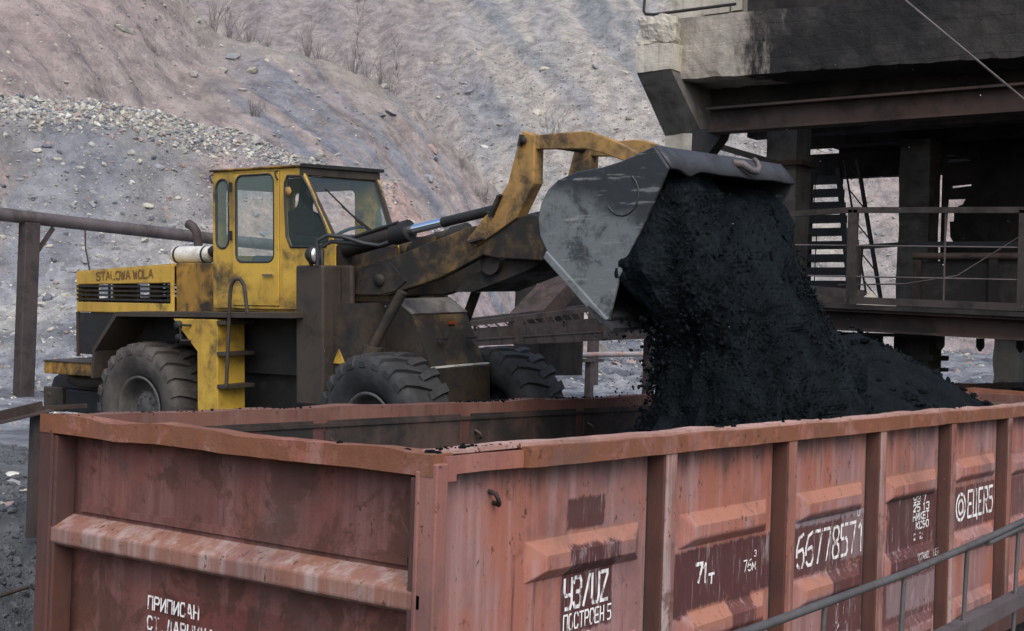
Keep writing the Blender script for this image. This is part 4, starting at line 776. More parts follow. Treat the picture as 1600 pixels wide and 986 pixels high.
# ================================================================ driver
def skinbody(name,pts,edges,mat,label):
    v=[p[:3] for p in pts]; me=bpy.data.meshes.new(name); me.from_pydata(v,edges,[]); me.materials.append(mat)
    o=bpy.data.objects.new(name,me); COL.objects.link(o); o.modifiers.new('s','SKIN')
    for i,p in enumerate(pts):
        sv=me.skin_vertices[0].data[i]; sv.radius=(p[3],p[4] if len(p)>4 else p[3]); sv.use_root=(i==0)
    ss=o.modifiers.new('ss','SUBSURF'); ss.levels=ss.render_levels=2
    return tag(o,label,'person')
pp=[(0,0,0,.15,.13),(0,-.02,.22,.17,.12),(0,-.03,.42,.18,.12),(0,-.05,.55,.075),(0,-.09,.66,.085,.095),(0,-.10,.76,.09,.10),(0,-.09,.86,.06,.07),
 (-.20,-.03,.46,.075),(-.27,-.12,.22,.058),(-.17,-.42,.20,.042),(-.13,-.50,.22,.035),(.20,-.03,.46,.075),(.27,-.12,.22,.058),(.20,-.42,.20,.042),(.18,-.50,.22,.035),
 (-.11,-.22,-.0,.095),(-.12,-.50,.0,.075),(-.12,-.52,-.38,.055),(-.12,-.62,-.42,.04),(.11,-.22,0,.095),(.12,-.50,0,.075),(.12,-.52,-.38,.055),(.12,-.62,-.42,.04)]
ee=[(0,1),(1,2),(2,3),(3,4),(4,5),(5,6),(2,7),(7,8),(8,9),(9,10),(2,11),(11,12),(12,13),(13,14),(0,15),(15,16),(16,17),(17,18),(0,19),(19,20),(20,21),(21,22)]
pv=skinbody('person',pp,ee,M['fabric'],'driver in dark hooded jacket seated in the loader cab at the wheel')
pv.location=LD.location+Vector((-.17+.12,.36,2.37)); pv.rotation_euler=(0,R(-3),0)
mb=MB(); bm=bmesh.new(); bmesh.ops.create_uvsphere(bm,u_segments=16,v_segments=12,radius=1); bm.verts.ensure_lookup_table()
mb.add([(v.co.x*.068,-.150+v.co.y*.045,.735+v.co.z*.085) for v in bm.verts],[tuple(v.index for v in f.verts) for f in bm.faces],True); bm.free()
mb.hexa([(-.014,-.195,.70),(.014,-.195,.70),(.010,-.185,.75),(-.010,-.185,.75),(-.012,-.222,.705),(.012,-.222,.705),(.006,-.200,.75),(-.006,-.200,.75)]); mb.build('face',M['skin'],pv)
mb=MB()
for s in (-1,1): mb.lathe([(0,0),(-.002,.009),(-.006,0)],1,(s*.027,-.188,.752),8)
mb.bar((-.022,-.192,.685),(.022,-.192,.685),.006,.006); mb.build('eyes_and_mouth',M['black'],pv)
# ================================================================ coal
def blob(name,levels,mat,amp,seed,nu=150,nv=120,streak=.35):
    """closed lumpy mass lofted through rounded rectangles (z, x0,x1,y0,y1)"""
    Zs=np.array([q[0] for q in levels]); V=[]; mb=MB()
    for j in range(nv+1):
        z=Zs[0]+(Zs[-1]-Zs[0])*j/nv
        x0,x1,y0,y1=[np.interp(z,Zs,[q[k] for q in levels]) for k in (1,2,3,4)]
        for i in range(nu):
            t=2*math.pi*i/nu; c,s=math.cos(t),math.sin(t); e=.55
            ux=math.copysign(abs(c)**e,c); uy=math.copysign(abs(s)**e,s)
            p=Vector(((x0+x1)/2+ux*(x1-x0)/2,(y0+y1)/2+uy*(y1-y0)/2,z))
            q=Vector((p.x*1.3,p.y*1.3,p.z*1.3*.7))+Vector((seed,0,0))
            d=mnoise.fractal(q,1.0,2.1,3)*amp*1.5+abs(mnoise.noise(Vector((p.x*3.4,p.y*3.4,p.z*2.0+seed))))*amp*1.0+mnoise.noise(Vector((p.x*9,p.y*9,p.z*5+seed)))*amp*.38+mnoise.noise(Vector((p.x*22,p.y*22,p.z*12)))*amp*.22
            V.append(p+Vector((ux,uy,0)).normalized()*(d-amp*.4))
    F=[(j*nu+i,j*nu+(i+1)%nu,(j+1)*nu+(i+1)%nu,(j+1)*nu+i) for j in range(nv) for i in range(nu)]+[tuple(range(nu))[::-1],tuple(range(nv*nu,nv*nu+nu))]
    mb.add(V,F); return mb
lv=[(2.2,4.1,7.9,.25,2.2),(3.2,4.36,7.20,.42,1.8),(3.6,4.42,7.02,.52,1.65),(4.0,4.42,6.86,.66,1.62),(4.25,4.30,6.72,.76,1.66),(4.55,4.20,6.58,.90,1.78),(5.0,4.18,6.47,1.10,1.9),(5.28,4.20,6.42,1.22,1.8),(5.42,4.22,6.38,1.36,1.7)]
mb=blob('falling_coal',lv,M['coal'],.12,3.3)
lone(mb,'falling_coal',M['coal'],'black mass of coal pouring from the tilted bucket into the wagon','falling coal',kind='stuff')
# flying lumps along the outside of the stream
n=9000; z=r_.uniform(3.1,5.3,n)
Zs=[q[0] for q in lv]; I=lambda k: np.interp(z,Zs,[q[k] for q in lv])
t_=r_.random(n)*2*np.pi; ex=np.sign(np.cos(t_))*np.abs(np.cos(t_))**.55; ey=np.sign(np.sin(t_))*np.abs(np.sin(t_))**.55
k=.97+np.abs(r_.normal(0,.045,n)); x=(I(1)+I(2))/2+ex*k*(I(2)-I(1))/2; y=(I(3)+I(4))/2+ey*(k+.04)*(I(4)-I(3))/2
P=np.stack([x,y,z],-1); ok=~((P[:,2]>4.25)&(P[:,1]>1.25))
rockfield('loose_falling_coal',P[ok],.004+.016*r_.random(ok.sum())**3,M['coal'],flat=1.15,seed=8,label='loose coal lumps flying around the falling mass')
n=260; z=r_.uniform(3.3,4.3,n); x=4.42+r_.normal(0,.11,n)-.10*(z-3.4); y=1.55+r_.normal(0,.15,n)
rockfield('falling_crumbs',np.stack([x,y,z],-1),.004+.018*r_.random(n)**5,M['coal'],flat=1.1,seed=9,label='coal crumbs dropping below the bucket corner')
def heap(name,x0,x1,y0,y1,cones,base,label,cat,kind='stuff',mat='coal_fine',n=110,m=60):
    X,Y=np.meshgrid(np.linspace(x0,x1,n),np.linspace(y0,y1,m),indexing='ij'); Z=np.full(X.shape,base,float)
    for cx,cy,h,s in cones: Z=np.maximum(Z,h-s*np.sqrt((X-cx)**2+(Y-cy)**2+.05))
    Z+=(fbm(X*1.5,Y*1.5,5,91)-.5)*.28+(fbm(X*7,Y*7,3,92)-.5)*.07
    mb=MB(); V=np.stack([X,Y,Z],-1).reshape(-1,3).tolist()
    mb.add(V,[(i*m+j,(i+1)*m+j,(i+1)*m+j+1,i*m+j+1) for i in range(n-1) for j in range(m-1)],True)
    o=lone(mb,name,M[mat],label,cat,kind=kind); return o,cones
heap('coal_heap',.2,13.1,.17,2.96,[(9.75,1.95,4.32,.56),(11.6,2.2,3.62,.5),(5.8,1.2,2.6,.6)],1.5,'heap of fine coal already loaded in the far half of the wagon','coal heap')
heap('coal_heap',14.65,27,.17,2.96,[(20.5,1.0,4.25,.55),(17.,2.2,3.45,.4)],2.6,'coal heap in the second wagon beyond','coal heap',n=60,m=30)
n=900; x=r_.uniform(8.2,12.6,n); y=r_.uniform(.4,2.8,n); z=np.maximum(4.32-.56*np.hypot(x-9.75,y-1.95),3.62-.5*np.hypot(x-11.6,y-2.2))-.02
rockfield('heap_lumps',np.stack([x,y,z],-1),.01+.05*r_.random(n)**4,M['coal'],seed=10,label='coal lumps lying on the heap in the wagon')
pts=[]
for (a,b,c,m_) in (((.07,3.1,3.48),(.07,2.75,3.475),70,0),((.09,.06,3.485),(.10,.9,3.475),30,0),((.1,.1,3.497),(.8,.1,3.497),25,0),((.5,3.06,3.475),(2.6,3.06,3.475),45,0),((4.0,3.05,3.475),(8.5,3.05,3.475),160,0),((3,.11,3.497),(9,.11,3.497),25,0)):
    u=r_.random(c)**1.3; A,B=np.array(a),np.array(b); pts.append(A+(B-A)*u[:,None]+r_.normal(0,.02,(c,3))*np.array((1,1,.15)))
pts=np.concatenate(pts); rockfield('rim_coal_crumbs',pts,.005+.016*r_.random(len(pts))**2,M['coal'],seed=11,label='coal crumbs lying on the wagon rims')
n=320; P=np.stack([r_.uniform(-3,13,n),r_.uniform(-3,9,n),r_.uniform(2.5,9,n)],-1); P=P[np.hypot(P[:,0]+5.03,P[:,1]+4.11)>9.]
rockfield('snow_flecks',P,.0016+.0030*r_.random(len(P))**2,NT('white_snow').fin((.8,.8,.82),.8),seed=20,label='a few fine white snow flecks drifting in the air')
# ================================================================ loading bunker
def rough(mb,a,b,amp,seed,st=.12,sc=2.2):
    """box with broken, uneven faces"""
    bm=bmesh.new(); bmesh.ops.create_cube(bm,size=1)
    sz=Vector((b[0]-a[0],b[1]-a[1],b[2]-a[2])); cen=Vector(((a[0]+b[0])/2,(a[1]+b[1])/2,(a[2]+b[2])/2))
    for v in bm.verts: v.co=Vector((v.co.x*sz.x,v.co.y*sz.y,v.co.z*sz.z))+cen
    for ax in range(3):
        k=int(sz[ax]/st); 
        for i in range(1,k):
            co=Vector(cen); co[ax]=a[ax]+sz[ax]*i/k; no=Vector((0,0,0)); no[ax]=1
            bmesh.ops.bisect_plane(bm,geom=bm.verts[:]+bm.edges[:]+bm.faces[:],plane_co=co,plane_no=no)
    bm.normal_update()
    for v in bm.verts:
        e=sum(1 for ax in range(3) if min(abs(v.co[ax]-a[ax]),abs(v.co[ax]-b[ax]))<1e-4)
        d=mnoise.fractal(v.co*sc+Vector((seed,0,0)),.9,2.1,4)
        v.co+=v.normal*(d*amp*(1 if e<2 else 1.6)-(amp*.9 if e>=2 else 0)*abs(mnoise.noise(v.co*3+Vector((0,seed,0)))))
    bm.verts.ensure_lookup_table(); mb.add([v.co[:] for v in bm.verts],[tuple(v.index for v in f.verts) for f in bm.faces]); bm.free(); return mb
# soot line creeping along the beam from its track end
t=NT('part_sooted_concrete'); sp=t.n('ShaderNodeSeparateXYZ'); t.lk(t.tc,sp.inputs[0])
c=t.mix(t.ramp(t.noise(1.3,8,.65),.35,.65),(.34,.31,.265),(.22,.195,.165))
c=t.mix(t.math('MULTIPLY',t.ramp(t.noise(5,5,.6,stretch=(1,1,.1),off=4),.45,.75),.6),c,(.15,.125,.10))
wv=t.n('ShaderNodeTexWave',bands_direction='Z'); wv.inputs['Scale'].default_value=1.1; wv.inputs['Distortion'].default_value=1.6; wv.inputs['Detail'].default_value=3; t.lk(t.tc,wv.inputs['Vector'])
seam=t.ramp(wv.outputs['Fac'],.0,.03,1,0); c=t.mix(t.math('MULTIPLY',seam,t.ramp(t.noise(1.1,5,.6,off=60),.5,.7,0,.4)),c,(.05,.045,.04))
yy=t.math('ADD',sp.outputs[1],t.math('MULTIPLY',t.math('SUBTRACT',t.noise(1.5,9,.72,off=3,stretch=(1,1.2,.4)),.5),3.0))
c2=t.mix(t.ramp(t.noise(.9,8,.65,off=7),.45,.62),(.016,.0162,.017),(.034,.031,.029))
c2=t.mix(t.math('MULTIPLY',seam,.5),c2,(.016,.015,.015))
c=t.mix(t.ramp(yy,4.5,5.1),c2,c); t.bump(t.math('SUBTRACT',t.noise(8,10,.7),t.math('MULTIPLY',seam,.06)),.8,.04); M['conc_part']=t.fin(c,.9,0,.2)
BK=empty('coal_bunker',(18.,1.6,0.),'soot blackened concrete coal bunker standing on pillars across the track','bunker')
Bp=lambda mb,name,mat,**k: mb.build(name,M[mat],BK,True,**k)
mb=MB(); rough(mb,(15.95,-7,8.62),(17.0,7.93,9.70),.028,1,.12)
mb.v=[(p[0],p[1],p[2]+(p[1]-7.9)*.024) for p in mb.v]; Bp(mb,'main_beam','conc_part')
mb=MB(); rough(mb,(15.62,7.80,9.22),(17.0,8.52,9.72),.06,4,.05,3.4); rough(mb,(15.60,7.78,8.74),(17.0,8.50,9.215),.018,5,.06); Bp(mb,'beam_end_block','conc')
mb=MB(); mb.hexa([(16.32,7.55,7.74),(17.0,7.55,7.74),(17.0,8.28,7.70),(16.32,8.28,7.70),(15.62,7.80,8.735),(17.0,7.80,8.735),(17.0,8.49,8.735),(15.62,8.49,8.735)]); Bp(mb,'corbel','conc_dark')  # darker concrete paints in the shade on this downward-sloping face
mb=MB(); rough(mb,(16.32,7.58,1.5),(17.0,8.28,7.72),.018,6,.16); Bp(mb,'pillar','conc')
mb=MB(); rough(mb,(16.45,6.78,9.66),(17.2,8.33,12.5),.02,7,.2); Bp(mb,'upper_pier','conc')
mb=MB(); mb.box((16.38,6.82,9.62),(16.46,7.75,9.80)); mb.box((16.36,7.1,9.82),(16.45,7.6,9.95)); mb.box((16.36,6.85,9.83),(16.45,7.05,10.02)); Bp(mb,'broken_bricks','conc')
mb=MB(); mb.box((16.3,-7,9.40),(17.0,6.70,13)); Bp(mb,'upper_wall','soot')
mb=MB(); mb.tube([(15.75,8.45,10.12),(15.74,8.46,9.86),(15.74,8.42,9.80),(15.8,8.3,9.79),(15.95,6.75,9.83)],.028,6); Bp(mb,'bent_rebar','black')
mb=MB(); zc=7.82
for z0,z1,xa,xb in ((7.60,7.64,15.66,15.98),(7.99,8.03,15.66,15.98),(7.64,7.99,15.80,15.83)): mb.box((xa,-7,z0),(xb,7.10,z1))
Bp(mb,'steel_beam','dkrust')
mb=MB(); mb.prism([(7.55,7.72),(6.95,7.72),(7.0,7.55),(7.56,6.9)],0,16.0,16.3); Bp(mb,'beam_bracket','black')
mb=MB(); mb.box((17.0,-7,8.3),(28,7.9,8.7)); mb.box((16.0,-7.3,2.4),(28,-7,12)); mb.box((17.0,-7,8.7),(28,7.9,9.2)); Bp(mb,'ceiling','soot')
for i,x in enumerate((18.6,20.2,23)):
    mb=MB(); mb.box((x,-7,7.95),(x+.4,7.8,8.30)); Bp(mb,'ceiling_joist','soot')
mb=MB(); rough(mb,(17.5,6.26,1.8),(18.1,6.85,8.3),.012,8,.25); Bp(mb,'pillar','conc_dark')
mb=MB(); mb.box((17.4,6.1,7.22),(18.2,6.95,7.30)); Bp(mb,'pillar_collar','dkrust')
mb=MB(); rough(mb,(20.,4.72,1.8),(20.6,5.30,7.95),.02,9,.2); Bp(mb,'pillar','conc_dark')
mb=MB(); rough(mb,(22.,3.62,1.6),(22.6,4.06,4.6),.03,10,.12,3); Bp(mb,'pillar','conc')
mb=MB(); mb.box((16.5,3.42,1.6),(17.1,4.0,4.24)); mb.box((16.42,3.32,3.84),(17.18,4.10,3.92)); mb.box((16.42,3.32,3.66),(17.18,4.10,3.72)); Bp(mb,'pillar','soot')
mb=MB(); mb.plate([(-7,4.5),(4.93,4.5),(4.93,7.45),(4.93,7.95),(-7,7.95)],[[(4.36,7.66),(4.90,7.655),(4.90,7.80),(4.75,7.80)],[(4.36,7.18),(4.80,7.14),(4.80,7.215),(4.36,7.24)],[(4.62,6.0),(4.91,6.02),(4.87,6.95),(4.45,6.95),(4.52,6.82),(4.60,6.80),(4.60,6.68),(4.68,6.66),(4.68,6.5),(4.76,6.5),(4.74,6.2)]],lambda u,v:(21.3,u,v),(.25,0,0)); Bp(mb,'rear_wall','soot')
mb=MB(); mb.box((21.3,4.935,7.44),(21.55,8.2,7.95)); mb.box((21.3,7.74,1.8),(21.6,8.3,7.439)); Bp(mb,'rear_lintel','soot')
mb=MB(); mb.bar((17,7.62,7.58),(17.6,6.5,7.22),.08,.10); Bp(mb,'brace','black')
# stair
ST=empty('steel_stair',(21.2,7.0,2.4),'dark open tread steel stair climbing inside the bunker','stair')
zs=np.linspace(5.05,7.45,10)
for i,z in enumerate(zs):
    mb=MB(); xr=6.97-(7.45-z)*.165; mb.box((20.75+.02*i,xr-.06,z-.15),(21.0+.02*i,7.78,z)); mb.build('tread',M['black'],ST,True)
mb=MB(); mb.bar((20.95,6.93,7.6),(20.75,6.48,4.75),.09,.10,(1,0,0)); mb.bar((20.9,7.74,7.6),(20.75,7.72,4.75),.05,.08,(1,0,0)); mb.build('stringer',M['black'],ST,True)
mb=MB(); mb.tube([(20.6,7.35,7.5),(20.6,7.34,6.2),(20.55,7.38,5.5),(20.5,7.45,5.0)],.014,5); mb.tube([(20.6,7.25,7.5),(20.58,7.28,6.6),(20.6,7.36,6.4),(20.6,7.2,6.3),(20.6,7.22,5.2)],.012,5); mb.build('hanging_wire',M['black'],ST,True)
LM=empty('lattice_mast',(20.4,6.2,4.7),'leaning slim lattice mast beside the bunker stair','lattice')
mb=MB(); A0,A1=Vector((20.5,6.62,7.7)),Vector((20.5,6.02,4.7)); B0,B1=Vector((20.5,6.35,7.7)),Vector((20.5,5.74,4.7))
mb.tube([A0,A1],.022,5); mb.tube([B0,B1],.045,6); mb.build('mast_leg',M['black'],LM,True)
mb=MB()
for i in range(5): mb.tube([A0.lerp(A1,i/5),B0.lerp(B1,(i+.7)/5)],.014,4)
mb.build('lacing',M['black'],LM,True)
# walkway
WK=empty('access_walkway',(17,0,4.2),'rusty steel walkway with railing crossing over the track','walkway')
K=lambda mb,name,mat,**k: mb.build(name,M[mat],WK,True,**k)
TL=lambda y,z: z+(y-4)*.028
mb=MB()
for z0,z1,xa,xb in ((4.26,4.30,15.45,15.75),(4.56,4.60,15.45,15.75),(4.30,4.56,15.62,15.65)):
    mb.hexa([(xa,-6,TL(-6,z0)),(xb,-6,TL(-6,z0)),(xb,6.2,TL(6.2,z0)),(xa,6.2,TL(6.2,z0)),(xa,-6,TL(-6,z1)),(xb,-6,TL(-6,z1)),(xb,6.2,TL(6.2,z1)),(xa,6.2,TL(6.2,z1))])
K(mb,'girder','dkrust')
mb=MB(); mb.hexa([(15.4,-6,TL(-6,4.605)),(19.8,-6,TL(-6,4.605)),(19.8,6.2,TL(6.2,4.605)),(15.4,6.2,TL(6.2,4.605)),(15.4,-6,TL(-6,4.68)),(19.8,-6,TL(-6,4.68)),(19.8,6.2,TL(6.2,4.68)),(15.4,6.2,TL(6.2,4.68))]); K(mb,'deck','soot')
mb=MB(); mb.bar((15.42,4.33,TL(4.33,4.745)),(15.42,-6,TL(-6,4.745)),.06,.11); mb.bar((15.42,5.9,4.80),(15.42,4.36,TL(4.3,4.745)),.06,.10); K(mb,'toe_board','raildark')
mb=MB(); mb.bar((15.45,6.3,6.10),(15.45,4.33,6.18),.06,.09); mb.bar((15.45,4.31,6.175),(15.45,-6,5.90),.06,.09); K(mb,'handrail','raildark')
mb=MB()
for a,b in (((15.45,6.3,5.66),(15.45,-6,5.38)),((15.45,6.3,5.16),(15.45,-6,4.95))): mb.tube([a,b],.013,5)
mb.tube([(15.6,4.6,5.0),(15.6,3.5,5.02),(15.6,2.7,5.15),(15.6,1.6,5.85)],.012,4); K(mb,'guard_wire','rust_grey')
for y,wd in ((4.32,.15),(1.70,.12),(-1.2,.12)):
    mb=MB(); mb.box((15.42,y-wd/2,TL(y,4.69)),(15.50,y+wd/2,TL(y,6.17))); K(mb,'post','raildark')
mb=MB(); mb.tube([(15.45,2.85,4.7),(15.45,2.85,6.12)],.018,5); K(mb,'thin_post','rust_brown')
mb=MB(); mb.bar((17.4,5.25,5.72),(18.5,4.55,5.86),.06,.08); mb.bar((18.5,4.55,5.86),(18.5,-5,5.75),.06,.08); mb.bar((17.6,5.05,5.75),(17.6,5.1,4.7),.07,.07,(1,0,0)); K(mb,'inner_rail','black')
for y in (3.18,2.56,1.95,1.3):
    mb=MB(); mb.prism([(y-.05,4.255+(y-4)*.028),(y+.05,4.255+(y-4)*.028),(y+.05,4.08),(y,4.01),(y-.05,4.08)],0,16.3,16.4); K(mb,'hanging_spike','black')
mb=MB(); mb.box((15.8,3.3,4.2),(16.4,5.2,4.25)); mb.box((15.9,4.1,3.95),(16.3,5.9,4.24)); K(mb,'support_beam','soot')
HP=empty('steel_hopper',(18,2.4,4.7),'dark rusty framed steel hopper standing on the walkway','hopper')
mb=MB(); mb.box((17.6,.6,4.68),(18.6,4.0,5.5)); mb.build('hopper_wall',M['soot'],HP,True)
for y in (4.02,2.75,1.75,.6):
    mb=MB(); mb.box((17.52,y-.07,4.68),(17.595,y+.07,5.52)); mb.build('frame_post',M['dkrust'],HP,True)
mb=MB(); mb.tube([(17.55,4.1,5.58),(17.55,.5,5.55)],.06,8); mb.build('frame_top',M['rust'],HP,True)
mb=MB(); mb.hexa([(17.0,6.0,4.70),(17.6,6.0,4.70),(17.6,4.65,4.70),(17.0,4.65,4.70),(17.0,5.7,5.05),(17.05,5.7,5.05),(17.05,4.75,4.98),(17.0,4.75,4.98)]); lone(mb,'steel_plate',M['rust_brown'],'dull brown bent steel plate leaning on the walkway deck near the stair','plate')
mb=MB(); mb.lathe([(0,.26),(.08,.2),(.26,.02),(.27,0)],2,(16.6,4.45,4.68),14); lone(mb,'rubble_pile',M['conc'],'small pale rubble cone on the walkway beside its corner post','rubble')
# overhead cable and its end posts lie outside the frame
mb=MB(); p0,p1=Vector((12,2.287,8.516)),Vector((12,.758,7.12)); d=p1-p0
mb.tube([p0-d*4+Vector((0,0,1.2)),p0-d*2+Vector((0,0,.2)),p0-d*.6,p0,p1,p1+d*.8,p1+d*2+Vector((0,0,.5))],.016,6); lone(mb,'overhead_cable',M['rust_grey'],'thin grey cable slung slantwise across the upper corner in front of the bunker','cable')
# ================================================================ yard pieces
PP=empty('pipe_line',(11.3,20,2.3),'thick grey brown pipe carried on square posts behind the loader','pipe')
mb=MB(); mb.tube([(4,20,6.13),(10.6,20,6.075),(16.05,20,6.0),(30,20,5.92),(40,20,5.85)],.135,18); mb.build('pipe',M['rust_grey'],PP,True)
mb=MB(); mb.box((11.13,19.87,1.9),(11.47,20.13,5.96)); mb.build('pipe_post',M['rust_brown'],PP,True,bevel=.02)
mb=MB(); mb.box((32.13,19.87,1.9),(32.47,20.13,5.8)); mb.build('pipe_post',M['rust_brown'],PP,True,bevel=.02)
mb=MB(); mb.bar((11.5,20,5.4),(11.85,20,5.9),.06,.08); mb.build('knee_brace',M['rust_brown'],PP,True)
def U(x,y,Y):   # helper used once to hang the rope: point on the vertical plane Y=const
    return None
mb=MB(); mb.tube([(12.55,19.9,5.95),(12.56,19.88,5.55),(12.62,19.8,5.1),(12.58,19.7,4.85),(12.2,19.0,4.55),(11.2,17.6,3.95),(10.2,16.2,3.35),(9.0,14.6,2.7)],.018,5); lone(mb,'hanging_rope',M['rust_brown'],'frayed rope hanging from the pipe and stretched down to the ground','rope')
mb=MB(); mb.bar((.6,6.0,3.06),(2.0,6.0,3.32),.03,.08); mb.bar((.6,5.95,3.02),(2.05,5.95,3.285),.12,.012); mb.bar((2.0,6.0,3.30),(2.45,6.0,3.31),.03,.035); BBm=lone(mb,'barrier_beam',M['rust'],'rusty angle iron barrier beam on a stub post at the edge of the coal bank','barrier')
pst=MB(); z0=BBm.location
pst.box((1.92-z0.x,5.98-z0.y,2.2-z0.z),(1.985-z0.x,6.05-z0.y,3.25-z0.z)); pst.build('stub_post',M['rust_brown'],BBm)
mb=MB(); mb.tube([(-.4,4.0,2.10),(.1,4.0,2.17),(.55,4.0,2.24)],.014,6); lone(mb,'iron_rod',M['rust'],'thin rusty rod lying on the coal bank left of the wagon end','rod')
LP=empty('low_pipe',(25.5,16,2.4),'pale pink low pipe on a tee post beyond the far front wheel','pipe')
mb=MB(); mb.tube([(20,16,3.46),(24.1,16,3.50),(28,16,3.56),(34,16,3.6)],.075,12); mb.build('pipe',M['pinkpipe'],LP,True)
for x in (25.95,21.0,31.0):
    mb=MB(); mb.box((x-.09,15.9,1.9),(x+.09,16.08,3.34)); mb.box((x-.5,15.88,3.34),(x+.55,16.1,3.42)); mb.build('tee_post',M['rust_grey'],LP,True)
CV=empty('conveyor_gantry',(21,14,2.4),'brown steel conveyor girder rising gently behind the front wheels','conveyor')
gz=lambda x:3.78+(x-18.3)*.045; gt=lambda x:4.28+(x-18.1)*.097
mb=MB(); xa,xb=17.6,27.
mb.hexa([(xa,14,gz(xa)+.1),(xb,14,gz(xb)+.1),(xb,14.03,gz(xb)+.1),(xa,14.03,gz(xa)+.1),(xa,14,gz(xa)+.33),(xb,14,gz(xb)+.60),(xb,14.03,gz(xb)+.60),(xa,14.03,gz(xa)+.33)])
mb.hexa([(xa,13.9,gz(xa)+.10),(xb,13.9,gz(xb)+.17),(xb,14.0,gz(xb)+.17),(xa,14.0,gz(xa)+.1),(xa,13.9,gz(xa)+.12),(xb,13.9,gz(xb)+.19),(xb,14.0,gz(xb)+.19),(xa,14.0,gz(xa)+.12)])
mb.hexa([(xa,13.92,gz(xa)-.02),(xb,13.92,gz(xb)-.10),(xb,14.2,gz(xb)-.1),(xa,14.2,gz(xa)-.02),(xa,13.92,gz(xa)+.098),(xb,13.92,gz(xb)+.168),(xb,14.2,gz(xb)+.168),(xa,14.2,gz(xa)+.098)])
mb.build('girder',M['rust_brown'],CV,True)
mb=MB(); mb.bar((xa,13.98,gt(xa)-.05),(xb,13.98,gt(xb)-.05),.08,.11); mb.bar((xa,14.6,gt(xa)-.05),(xb,14.6,gt(xb)-.05),.08,.11); mb.build('top_rail',M['rust_brown'],CV,True)
for x in (19.75,23.4):
    mb=MB(); mb.box((x-.12,13.86,gz(x)-.02),(x+.12,14.1,gt(x))); mb.build('upright',M['rust_brown'],CV,True)
mb=MB()
for i in range(24): x=17.8+i*.38; mb.bar((x,14.1,gz(x)+.36),(x+.33,14.55,gt(x)-.1),.02,.03)
for i in range(5): x=18.3+i*1.7; mb.box((x-.02,14.0,gz(x)+.3),(x+.02,14.04,gt(x)-.1))
mb.build('lacing',M['rust'],CV,True)
for x in (17.9,26):
    mb=MB(); mb.box((x-.1,14.1,1.8),(x+.1,14.3,gz(x)-.05)); mb.build('leg',M['rust_brown'],CV,True)
mb=MB(); mb.bar((21.6,15,4.35),(23.7,15,5.75),.9,.42,(0,0,1)); lone(mb,'inclined_chute',M['rust'],'rusty brown inclined chute rising behind the bucket','chute')
mb=MB(); mb.box((23.0,15.6,3.0),(25,16.4,5.3)); lone(mb,'gap_infill',M['soot'],'black housing under the inclined chute','infill')  # plain black box filling the dark gap below the chute
# loading-rack handrail between the camera and the wagon
HR=empty('handrail',(5,-1.51,-.2),'grey painted pipe handrail running along the track in the near right corner','handrail')
mb=MB(); mb.tube([(-4,-1.51,2.86),(.3,-1.51,2.84),(2.2,-1.51,2.855),(3.55,-1.51,2.90),(4.33,-1.51,2.935),(6,-1.51,2.98),(14,-1.51,3.1)],.021,10); mb.build('top_rail',M['steelrail'],HR,True)
mb=MB(); mb.tube([(3.55,-1.512,2.868),(4.5,-1.512,2.905)],.02,8); mb.build('rail_sleeve',M['steelrail'],HR,True)
for i in range(-4,12):
    x=1.06+i*1.045; mb=MB(); zt=2.83+max(0,(x-2.2))*.035
    mb.tube([(x+.02,-1.51,zt),(x-.06,-1.50,1.6)],.014,8); mb.build('post',M['steelrail'],HR,True)
mb=MB(); mb.box((-4,-1.545,2.36),(14,-1.53,2.45)); mb.box((-4,-1.53,2.435),(14,-1.46,2.449)); mb.v=[(p[0],p[1],p[2]+(p[0]-3)*.018) for p in mb.v]; mb.build('lower_rail',M['rust_grey'],HR,True)
for x in (-3,1.5,6,10.5):
    mb=MB(); mb.box((x-.05,-1.528,-.25),(x+.05,-1.462,2.36)); mb.build('support_leg',M['under'],HR,True)
# ================================================================ shrubs and birches on the spoil ridge
M['twig']=worn('grey_bark_twigs',(.21,.185,.18),(.14,.12,.12),.4,3,rough=.9)
M['birch']=worn('pale_birch_bark',(.42,.40,.39),(.12,.1,.1),.25,4,rough=.85)
def stem(mb,p,d,L,r,rr,depth):
    n=5; pts=[p]; q=Vector(p); dd=Vector(d)
    for i in range(n):
        dd=(dd+Vector((rr.gauss(0,.10),rr.gauss(0,.10),.05))).normalized(); q=q+dd*L/n; pts.append(q.copy())
    mb.tube(pts,[r*(1-.75*i/n) for i in range(n+1)],4 if depth else 5,False,False)
    if depth>0:
        for k in range(4 if depth==1 else 6):
            i=rr.randint(1,n); a=rr.uniform(0,6.28)
            nd=(dd+Vector((math.cos(a)*.75,math.sin(a)*.75,rr.uniform(.1,.6)))).normalized(); stem(mb,pts[i],nd,L*rr.uniform(.3,.55),r*.5,rr,depth-1)
def shrub(seed,h,n,spread):
    rr=random.Random(seed); mb=MB()
    for k in range(n):
        a=rr.uniform(0,6.28); s=rr.uniform(0,spread); stem(mb,Vector((math.cos(a)*s*.3,math.sin(a)*s*.3,-.1)),Vector((math.cos(a)*s,math.sin(a)*s,1)).normalized(),h*rr.uniform(.45,1.05),.018,rr,1)
    return mb
protos=[]
for i,(h,n,s) in enumerate(((1.9,16,.55),(1.4,20,.7),(2.3,12,.45),(.75,26,1.0))):
    mb=shrub(40+i,h,n,s); me=MB.build(mb,'bare_shrub',M['twig']); protos.append(me)
used=[0]*len(protos)
def at(l,d): x=-5.03+d*.806+l*.592; y=-4.11+d*.592-l*.806; return Vector((x,y,float(H(np.array([x]),np.array([y]))[0])-.05))
grp='leafless shrubs on the spoil slopes'
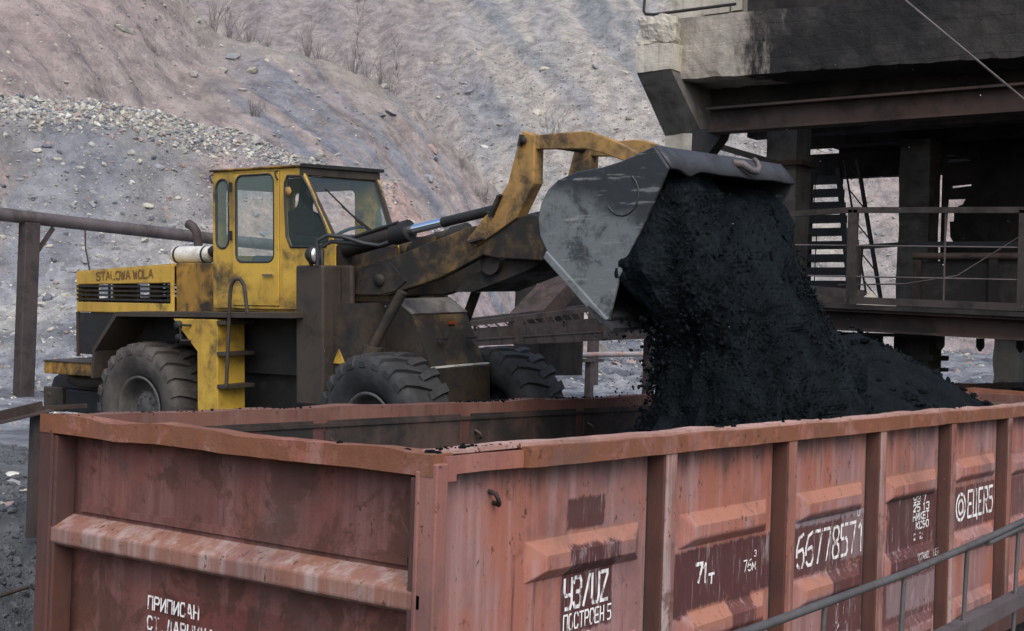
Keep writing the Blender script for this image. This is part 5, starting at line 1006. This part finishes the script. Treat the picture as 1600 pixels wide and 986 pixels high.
def place(k,l,d,s,label):
    if used[k]==0: o=protos[k]
    else: o=protos[k].copy(); COL.objects.link(o)
    used[k]+=1; o.location=at(l,d); o.scale=(s*.85,s*.85,s*.8); o.rotation_euler=(0,0,(l*7.3)%6.28); tag(o,label,'shrub',grp); o.name='bare_shrub'
dsp=lambda l:55+min(max(l+14,0),30)*.33
for k,px,dd_,s,lab in ((0,150,.3,.8,'small leafless shrub near the top left corner of the slope'),(1,192,-1.5,.7,'thin leafless shrub below the first ones of the ridge row'),(0,255,0,1.,'leafless shrub on the ridge, third from the left end of the row'),(1,272,.5,1.,'low bushy leafless shrub hugging the third shrub of the ridge row'),
  (2,322,.2,1.05,'tallest dark leafless shrub of the ridge row, above the cab rear'),(0,345,.3,1.1,'dense leafless shrub directly right of the tallest one on the ridge'),(1,372,.4,1.1,'leafless shrub with fine twigs right of the dense pair on the ridge'),(2,395,.8,.7,'spindly leafless shrub in the gap of the ridge row'),
  (0,462,.2,1.,'leafless shrub on the ridge straight above the cab windscreen'),(1,480,.4,1.2,'broad leafless shrub on the ridge above the windscreen'),(1,505,.8,.9,'paler leafless shrub between the windscreen shrubs and the birches'),
  (0,532,.2,1.0,'leafless shrub at the foot of the tall birch'),(2,552,.3,.8,'leafless shrub between the two birches'),(0,575,.2,.9,'dark leafless shrub below the second birch'),(1,592,.1,.8,'last leafless shrub at the right end of the ridge row')):
    l=(px-800)/2131*56.; place(k,l,dsp(l)+dd_,s,lab)
for px,d,s,lab in ((385,49.5,1.,'dark dry tuft halfway down the pink slope above the cab'),(750,57.5,1.3,'dry twiggy tuft on the gully edge above the tilt cylinder'),(715,58,1.,'smaller dry tuft left of the gully edge tuft'),(905,57,1.2,'dry tuft on the slope behind the tilt link'),(225,50,.7,'small dark tuft on the pink slope near the left')):
    place(3,(px-800)/2131*d,d,s,lab)
for px,d,s,k,lab in ((640,87,1.3,1,'hazy shrub high on the grey slope near the top edge'),(690,92,1.5,1,'hazy shrub at the top edge right of the first hazy one'),(855,93,1.6,0,'single dark shrub high on the grey slope left of the bunker'),(975,88,.9,3,'faint dry tuft on the grey slope beside the bunker block')):
    place(k,(px-800)/2131*d,d,s,lab)
def birch(px,dd_,h,seed,label):
    rr=random.Random(seed); l=(px-800)/2131*57; b=at(l,dsp(l)+dd_); e=empty('birch_tree',b,label,'tree','young birches on the ridge')
    mb=MB(); pts=[Vector((math.sin(i*.9+seed)*.05,math.cos(i*1.3)*.04,h*i/7)) for i in range(8)]; mb.tube(pts,[.05*(1-.85*i/7) for i in range(8)],6); mb.build('trunk',M['birch'],e)
    mb=MB()
    for k in range(26):
        i=rr.randint(2,7); a=rr.uniform(0,6.28); stem(mb,pts[i],Vector((math.cos(a)*.6,math.sin(a)*.6,.8)).normalized(),h*.28*rr.uniform(.5,1),.012,rr,1)
    mb.build('crown',M['twig'],e)
birch(540,.3,3.3,3,'taller white stemmed birch on the ridge above the cab roof corner'); birch(602,.4,2.3,5,'shorter leaning birch at the right end of the ridge shrubs')
